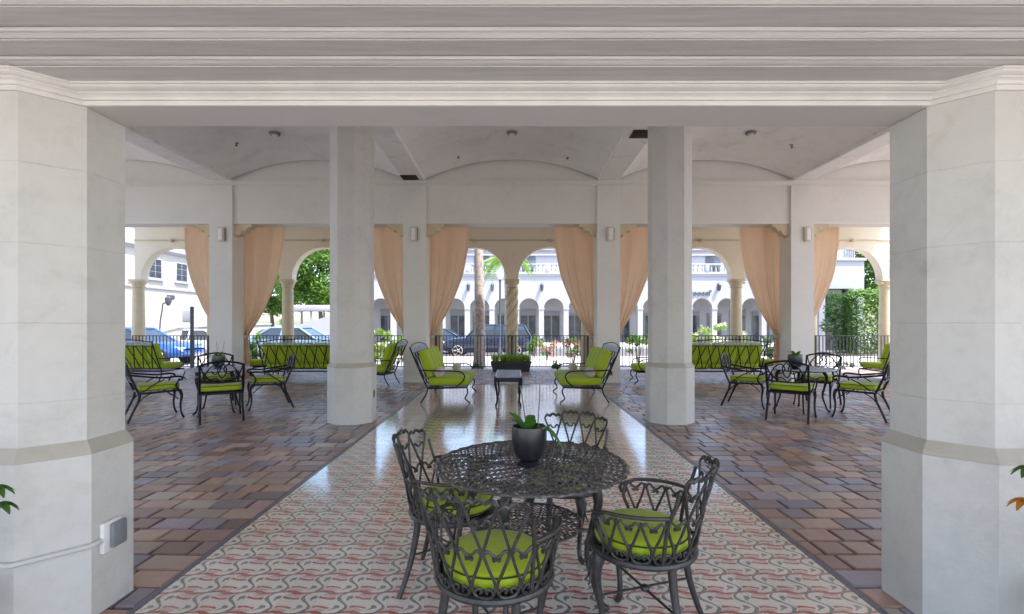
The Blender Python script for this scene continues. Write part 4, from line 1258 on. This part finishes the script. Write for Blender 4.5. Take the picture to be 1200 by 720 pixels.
# centre the arch grid on X = 1.31+CX
sh = (1.31+CX) - (fx[7]+1.0)
fx = [x+sh for x in fx]
arched_wall(fx, .8, 2.72, 5.45, YO, .45, zb=-.1).build('wall', M['facade'], ob, ang=25)
MB().box(fx[0], fx[-1], YO+2.6, YO+2.9, -.1, 5.3).build('rear_wall', M['shopback'], ob, smooth=False)
MB().box(fx[0], fx[-1], YO+.46, YO+2.59, 3.75, 3.95).build('soffit', M['facade'], ob, smooth=False)
m = MB(); m.prism_x([(YO-.001, 5.25), (YO-.08, 5.30), (YO-.10, 5.42), (YO-.16, 5.46), (YO-.16, 5.53), (YO+.5, 5.53), (YO+.5, 5.451), (YO-.001, 5.451)], fx[0]-.1, fx[-1]+.1)
m.build('cornice', M['facade_trim'], ob, ang=25)
MB().box(fx[0], fx[-1], YO+.1, YO+6, 5.535, 5.6).build('terrace', M['facade_trim'], ob, smooth=False)
for k in range(20):
    cxm = (fx[k]+fx[k+1])/2
    fr = MB(); w = .68 + .06*((k*7) % 3 - 1)
    fr.box(cxm-w, cxm+w, YO+2.5, YO+2.595, -.1, 2.35 + .15*((k*5) % 3)); f = fr.build('shop_window', M['greybox'], ob, smooth=False)
    gl = MB()
    for q in (-1, 1): gl.box(cxm+q*w*.5-w*.42, cxm+q*w*.5+w*.42, YO+2.485, YO+2.499, .05, 2.15)
    gl.build('pane', M['shopglass'], f, smooth=False)
    cap = MB().box(fx[k]-.24 if k else fx[k], fx[k]+.24, YO-.05, YO-.002, 2.60, 2.72, .01); cap.build('impost', M['facade_trim'], ob)
# upper storey set back
up = MB().box(fx[0], fx[-1], YO+6.01, YO+9, 5.6, 8.6); up.build('upper_storey', M['facade'], ob, smooth=False)
for k in range(9):
    x = fx[0]+2.2+k*4.3
    MB().box(x-.7, x+.7, YO+5.93, YO+6.005, 5.65, 7.7, .01).build('terrace_door', M['shopglass'], ob)
for z in (7.75, 8.25):
    MB().box(fx[0]-.1, fx[-1]+.1, YO+5.8, YO+6.004, z, z+.16, .01).build('moulding', M['facade_trim'], ob)
t = root('balustrade', 'white balustrade along the terrace of the building across the street', 'balustrade', (0, YO+.22, 5.6))
MB().box(fx[0], fx[-1], -.1, .1, .62, .74, .015).build('top_rail', M['facade_trim'], t)
MB().box(fx[0], fx[-1], -.09, .09, .0, .07, .01).build('bottom_rail', M['facade_trim'], t)
xx = fx[0]+.3; k = 0
bp_ = None; nb = 0
while xx < fx[-1] - .2 and nb < 96:
    if k % 9 == 0:
        MB().box(xx-.16, xx+.16, -.12, .12, .0705, .6195, .01).build('pier', M['facade_trim'], t)
    else:
        if bp_ is None:
            b = MB(); b.lathe([(.05, .071), (.055, .12), (.085, .24), (.05, .42), (.04, .5), (.055, .56), (.055, .619)], 10); bp_ = b.build('baluster', M['facade_trim'], t)
            bp_.location.x = xx
        else:
            c2 = bp_.copy(); COL.objects.link(c2); c2.parent = t; c2.location.x = xx
        nb += 1
    k += 1; xx += .36
# letters
cu = bpy.data.curves.new('shop_letters', 'FONT'); cu.body = "rooeel'"; cu.size = .62; cu.extrude = .04; cu.space_character = 1.0
tmp = bpy.data.objects.new('tmp', cu); COL.objects.link(tmp)
bpy.context.view_layer.update()
me = bpy.data.meshes.new_from_object(tmp); bpy.data.objects.remove(tmp)
lo = bpy.data.objects.new('shop_letters', me); COL.objects.link(lo); me.materials.append(M['stone_sign'])
lo.rotation_euler = (PI/2, 0, 0); lo.location = (wx(808.5, YO-.06), YO-.05, wz(346.5, YO))
tag(lo, 'dark shop lettering on the white facade, seen right of the right octagonal column', 'sign')
# facade lanterns
lan = None
for px, lab in ((549, 'wall lantern on the white facade left of the palm trunk'), (577, 'wall lantern on the white facade right of the palm trunk'), (635, 'wall lantern on the white facade right of the twisted column'), (842, 'wall lantern on the white facade right of the shop lettering')):
    loc = (wx(px, YO), YO-.002, 4.35)
    if lan is None:
        lan = root('wall_lantern', lab, 'lantern', loc, 0, 'wall lanterns on the facade')
        MB().box(-.10, .10, -.05, 0, -.2, .35, .01).build('back_plate', M['frame'], lan)
        MB().lathe([(.04, -.25), (.11, -.1), (.14, .2), (.15, .22), (.05, .36), (.01, .4)], 8, (0, -.22, 0)).build('lantern_body', M['frame'], lan)
        MB().tube([(0, -.05, .3), (0, -.14, .42), (0, -.22, .40)], .015, 6).build('arm', M['frame'], lan)
    else: dup(lan, loc, None, lab)
# right gate building
t = root('gate_building', 'white plain gate building with a tall doorway at the far right', 'building', (0, 0, -.1))
xa, xb = wx(955, 29), wx(1007, 29)
dx0, dx1 = wx(962, 29), wx(994, 29)
m = MB(); m.box(xa, dx0, 28.6, 29.4, 0, 5.2); m.box(dx1, xb, 28.6, 29.4, 0, 5.2); m.box(dx0+.001, dx1-.001, 28.601, 29.399, 3.6, 5.199)
m.build('wall', M['facade'], t, smooth=False)
MB().box(xa-.08, xb+.08, 28.5, 29.5, 5.201, 5.36, .02).build('cornice', M['facade_trim'], t)
MB().box(dx0, dx1, 29.1, 29.18, 0, 3.59).build('gate', M['shopglass'], t, smooth=False)
m = MB()
for k in range(9): m.box(wx(982, 29)+k*.11, wx(982, 29)+.05+k*.11, 28.9, 28.95, 5.37, 5.95)
m.box(wx(981, 29), wx(1002, 29), 28.86, 28.99, 5.955, 6.05); m.build('parapet_rail', M['facade_trim'], t, smooth=False)

# left cream building: face at X=-17.6 running away from us
t = root('cream_building', 'cream two storey building with blue grey windows at the far left', 'building', (0, 0, -.15))
XL = -17.6
MB().box(-30, XL, 19, 34, 0, 6.3).build('wall', M['creambuild'], t, smooth=False)
m = MB(); m.prism_y([(XL+.001, 3.32), (XL+.07, 3.35), (XL+.09, 3.42), (XL+.07, 3.48), (XL+.001, 3.50)], 19, 34); m.build('string_course', M['facade_trim'], t)
m = MB(); m.prism_y([(XL+.001, 5.15), (XL+.12, 5.2), (XL+.22, 5.3), (XL+.22, 5.38), (XL+.001, 5.42)], 18.9, 34.1); m.build('cornice', M['facade_trim'], t)
MB().box(-30.1, XL+.12, 18.9, 34.1, 6.301, 6.42, .02).build('coping', M['facade_trim'], t)
for yc in (21.6, 24.35, 26.3, 29.0, 31.6):
    w = root('x', '', '') if False else None
    f = MB().box(XL-.05, XL+.04, yc-.47, yc+.47, 3.85, 4.85, .01).build('window', M['facade_trim'], t)
    g = MB()
    for q in (-1, 1):
        for z in range(3):
            g.box(XL+.041, XL+.05, yc+q*.21-.19, yc+q*.21+.19, 3.90+z*.31, 4.18+z*.31)
    g.build('pane', M['glass'], f, smooth=False)
    MB().box(XL+.001, XL+.12, yc-.55, yc+.55, 3.75, 3.845, .01).build('sill', M['facade_trim'], f)
MB().box(XL+.001, XL+.05, 25.2, 25.75, 2.9, 3.1, .01).build('vent_panel', M['frame'], t)
f = MB().box(XL+.001, XL+.03, 26.4, 27.3, 1.75, 2.35, .01).build('sign_board', M['greybox'], t)
# garden wall in front with sloping coping
t = root('garden_wall', 'cream garden wall with sloping white coping before the cream building', 'wall', (0, 0, -.1))
m = MB(); m.loft([[(-16.9, y, 0), (-16.6, y, 0), (-16.6, y, h), (-16.9, y, h)] for y, h in ((20, .85), (22.5, 1.05), (24.6, 1.38), (34, 1.5))]); m.build('wall', M['creambuild'], t, ang=20)
m = MB(); m.loft([[(-16.97, y, h), (-16.53, y, h), (-16.53, y, h+.09), (-16.97, y, h+.09)] for y, h in ((20, .851), (22.5, 1.051), (24.6, 1.381), (34, 1.501))]); m.build('coping', M['facade_trim'], t, ang=20)

# street furniture
t = root('street_lamp', 'dark street lamp with a white globe left of the twisted column', 'street lamp', (wx(586, 23), 23, -.1))
MB().lathe([(.11, 0), (.11, .3), (.07, .4), (.05, .5), (.045, 3.5), (.06, 3.55), (.06, 3.62)], 14).build('pole', M['frame'], t)
MB().lathe([(.05, 3.63), (.14, 3.72), (.17, 3.86), (.13, 4.02), (.05, 4.1), (.01, 4.14)], 18).build('globe', M['lamp'], t)
t = root('wall_lamp', 'crooked dark pole lamp by the cream building wall', 'street lamp', (wx(187.5, 21.5), 21.5, -.1))
MB().tube(spline([(0, 0, 0), (0, 0, 1.5), (.10, 0, 2.2), (.13, 0, 2.44), (.33, 0, 2.5)], 5), .03, 8).build('pole', M['frame'], t)
MB().lathe([(.05, 2.36), (.12, 2.5), (.13, 2.7), (.03, 2.78)], 10, (.36, 0, 0)).build('lantern_head', M['frame'], t)
t = root('sign_post', 'plain grey blue post beyond the railing at far left', 'post', (wx(225, 17), 17, -.1))
MB().tube([(0, 0, 0), (0, 0, 2.1)], .06, 14).build('pole', M['frame'], t)
MB().lathe([(.062, 2.1), (.075, 2.11), (.06, 2.16), (.01, 2.18)], 14).build('cap', M['frame'], t)

# carport and ramp wall
t = root('carport', 'white flat carport canopy on thin posts below the green trees', 'carport', (0, 0, -.2))
xa, xb = wx(343, 36), wx(402, 36)
MB().box(xa, xb, 34.6, 37.4, wz(365, 36)+.2, wz(358.5, 36)+.2, .02).build('canopy', M['facade_trim'], t)
for x in (xa+.15, (xa+xb)/2, xb-.15):
    for y in (34.8, 37.2):
        MB().box(x-.06, x+.06, y-.06, y+.06, 0, wz(365, 36)+.198).build('post', M['facade_trim'], t, smooth=False)
t = MB(); xa, xb = wx(325, 34), wx(420, 34)
t.prism_y([(xa, -.1), (xb, -.1), (xb, wz(361, 34)), (xa+1.2, wz(383, 34)), (xa, wz(384, 34))], 33.7, 34.0)
tag(t.build('ramp_wall', M['facade'], smooth=False), 'pale sloping ramp wall below the white carport', 'wall')

# ------------------------------------------------------------------ cars
def car(label, loc, rz, paint, suv):
    t = root('parked_car', label, 'car', loc, rz, 'cars parked along the street')
    L, Wd = (4.7, .92) if suv else (4.6, .88)
    belt, roof = (1.05, 1.68) if suv else (.92, 1.43)
    st = [(-.5, .55, .78, .70), (-.485, .36, .95 if suv else .86, .84), (-.38, .28, belt+.03, 1), (-.15, .26, belt, 1), (.1, .26, belt, 1), (.22, .26, belt-.01, 1), (.36, .27, belt-.07, .99), (.46, .32, belt-.16, .9), (.495, .42, belt-.32, .78), (.5, .52, .62, .68)]
    rings = []
    for (fx_, zb, zt, ws) in st:
        w = Wd*ws; x = fx_*L; zm = zb + (zt-zb)*.6
        rings.append([(x, -w*.93, zb), (x, -w, zb+.12), (x, -w, zm), (x, -w*.93, zt-.03), (x, -w*.8, zt), (x, w*.8, zt), (x, w*.93, zt-.03), (x, w, zm), (x, w, zb+.12), (x, w*.93, zb)])
    MB().loft(rings).build('body', paint, t, ang=45)
    a0, a1, b0, b1 = (-.475, -.40, .10, .23) if suv else (-.40, -.22, .05, .22)
    g = [( [(a0*L, -Wd*.86, belt-.02), (b1*L, -Wd*.86, belt-.02), (b1*L, Wd*.86, belt-.02), (a0*L, Wd*.86, belt-.02)] ),
         ( [(a1*L, -Wd*.68, roof-.03), (b0*L, -Wd*.68, roof-.03), (b0*L, Wd*.68, roof-.03), (a1*L, Wd*.68, roof-.03)] )]
    MB().loft(g).build('window', M['glass'], t, smooth=False)
    rfm = MB(); rfm.loft([[(a1*L-.06, -Wd*.71, roof-.035), (b0*L+.05, -Wd*.71, roof-.035), (b0*L+.05, Wd*.71, roof-.035), (a1*L-.06, Wd*.71, roof-.035)], [(a1*L+.05, -Wd*.6, roof+.02), (b0*L-.08, -Wd*.6, roof+.02), (b0*L-.08, Wd*.6, roof+.02), (a1*L+.05, Wd*.6, roof+.02)]])
    rfm.build('roof', paint, t, smooth=False)
    for s in (-1, 1):
        for xb_, xt in ((a0, a1), (b1, b0), ((a0+b1)/2-.03, (a1+b0)/2-.02)):
            MB().tube([(xb_*L, s*Wd*.87, belt-.02), (xt*L, s*Wd*.69, roof-.03)], .045, 6).build('pillar', paint, t)
        for xw in (-.31, .32):
            w = MB(); r_ = .36 if suv else .33
            w.tube([(xw*L, s*(Wd-.22), r_), (xw*L, s*(Wd-.2), r_), (xw*L, s*(Wd-.01), r_), (xw*L, s*(Wd+.01), r_)], [r_-.05, r_, r_, r_-.05], 24)
            wh = w.build('wheel', M['tyre'], t)
            q = MB()
            q.tube([(xw*L, s*(Wd+.011), r_), (xw*L, s*(Wd+.02), r_)], [r_*.2, r_*.16], 12)
            q.tube([(xw*L + r_*.68*cos(2*PI*k/24), s*(Wd+.014), r_ + r_*.68*sin(2*PI*k/24)) for k in range(24)], .022, 6, closed=True)
            for k in range(5):
                a = k*2*PI/5
                q.tube([(xw*L, s*(Wd+.015), r_), (xw*L + r_*.66*cos(a), s*(Wd+.015), r_ + r_*.66*sin(a))], .03, 6)
            q.build('rim', M['alloy'], wh)
        h = MB(); h.pillow((.472*L, s*Wd*.66, belt-.30), .07, .16, .08, .6, .8, 16, 8); h.build('headlight', M['lamp'], t)
        h = MB(); h.pillow((-.488*L, s*Wd*.72, .84), .04, .10, .12, .6, .8, 16, 8); h.build('taillight', M['redkerb'], t)
    return t
car('navy blue parked car seen behind the palm trunk and twisted column', (wx(572, 26), 26, -.25), PI, M['navy'], True)
car('dark blue parked car behind the left loveseat, left of the palm trunk', (wx(500, 27.5), 28.6, -.25), PI, M['navy'], False)
car('bright blue parked car behind the far left sofa', (wx(150, 18.8), 19.2, -.1), 0, M['blue'], False)
car('pale blue parked car behind the left sofa', (wx(352, 21.6), 21.6, -.1), 0, M['silver'], False)
car('white parked car beyond the railing right of the grey blue post', (wx(243, 25.5), 25.5, -.25), 0, M['whitecar'], False)

# ------------------------------------------------------------------ light
SUN_EL, SUN_AZ = 62, 125           # azimuth clockwise from +Y
w = bpy.data.worlds.new('World'); S.world = w; w.use_nodes = True
nt = w.node_tree; bg = nt.nodes['Background']
sky = nt.nodes.new('ShaderNodeTexSky'); sky.sky_type = 'NISHITA'; sky.sun_disc = False
sky.sun_elevation = R(SUN_EL); sky.sun_rotation = R(SUN_AZ); sky.air_density = 1.0; sky.dust_density = 2.0
nt.links.new(sky.outputs[0], bg.inputs[0]); bg.inputs[1].default_value = .15
sl = bpy.data.lights.new('sun', 'SUN'); sl.energy = 2.6; sl.angle = R(.5); sl.color = (1, .96, .9)
so_ = bpy.data.objects.new('sun', sl); COL.objects.link(so_)
dv = Vector((sin(R(SUN_AZ))*cos(R(SUN_EL)), cos(R(SUN_AZ))*cos(R(SUN_EL)), sin(R(SUN_EL))))
so_.rotation_euler = dv.to_track_quat('Z', 'Y').to_euler(); so_.location = (0, -10, 20)

# ------------------------------------------------------------------ camera
cd = bpy.data.cameras.new('camera'); cam = bpy.data.objects.new('camera', cd); COL.objects.link(cam)
cam.location = (CX, 0, EYE); cam.rotation_euler = (PI/2, 0, 0)
cd.sensor_width = 36; cd.lens = 36*F/1200
cd.shift_x = (600-XV)/1200; cd.shift_y = (YH-360)/1200
cd.clip_start = .05; cd.clip_end = 1000
S.camera = cam
S.render.engine = 'CYCLES'
S.view_settings.view_transform = 'Standard'; S.view_settings.look = 'None'
S.view_settings.exposure = 2.1; S.view_settings.gamma = 1
S.cycles.max_bounces = 12; S.cycles.diffuse_bounces = 8; S.cycles.glossy_bounces = 4
S.cycles.use_denoising = True
S.cycles.sample_clamp_indirect = 8
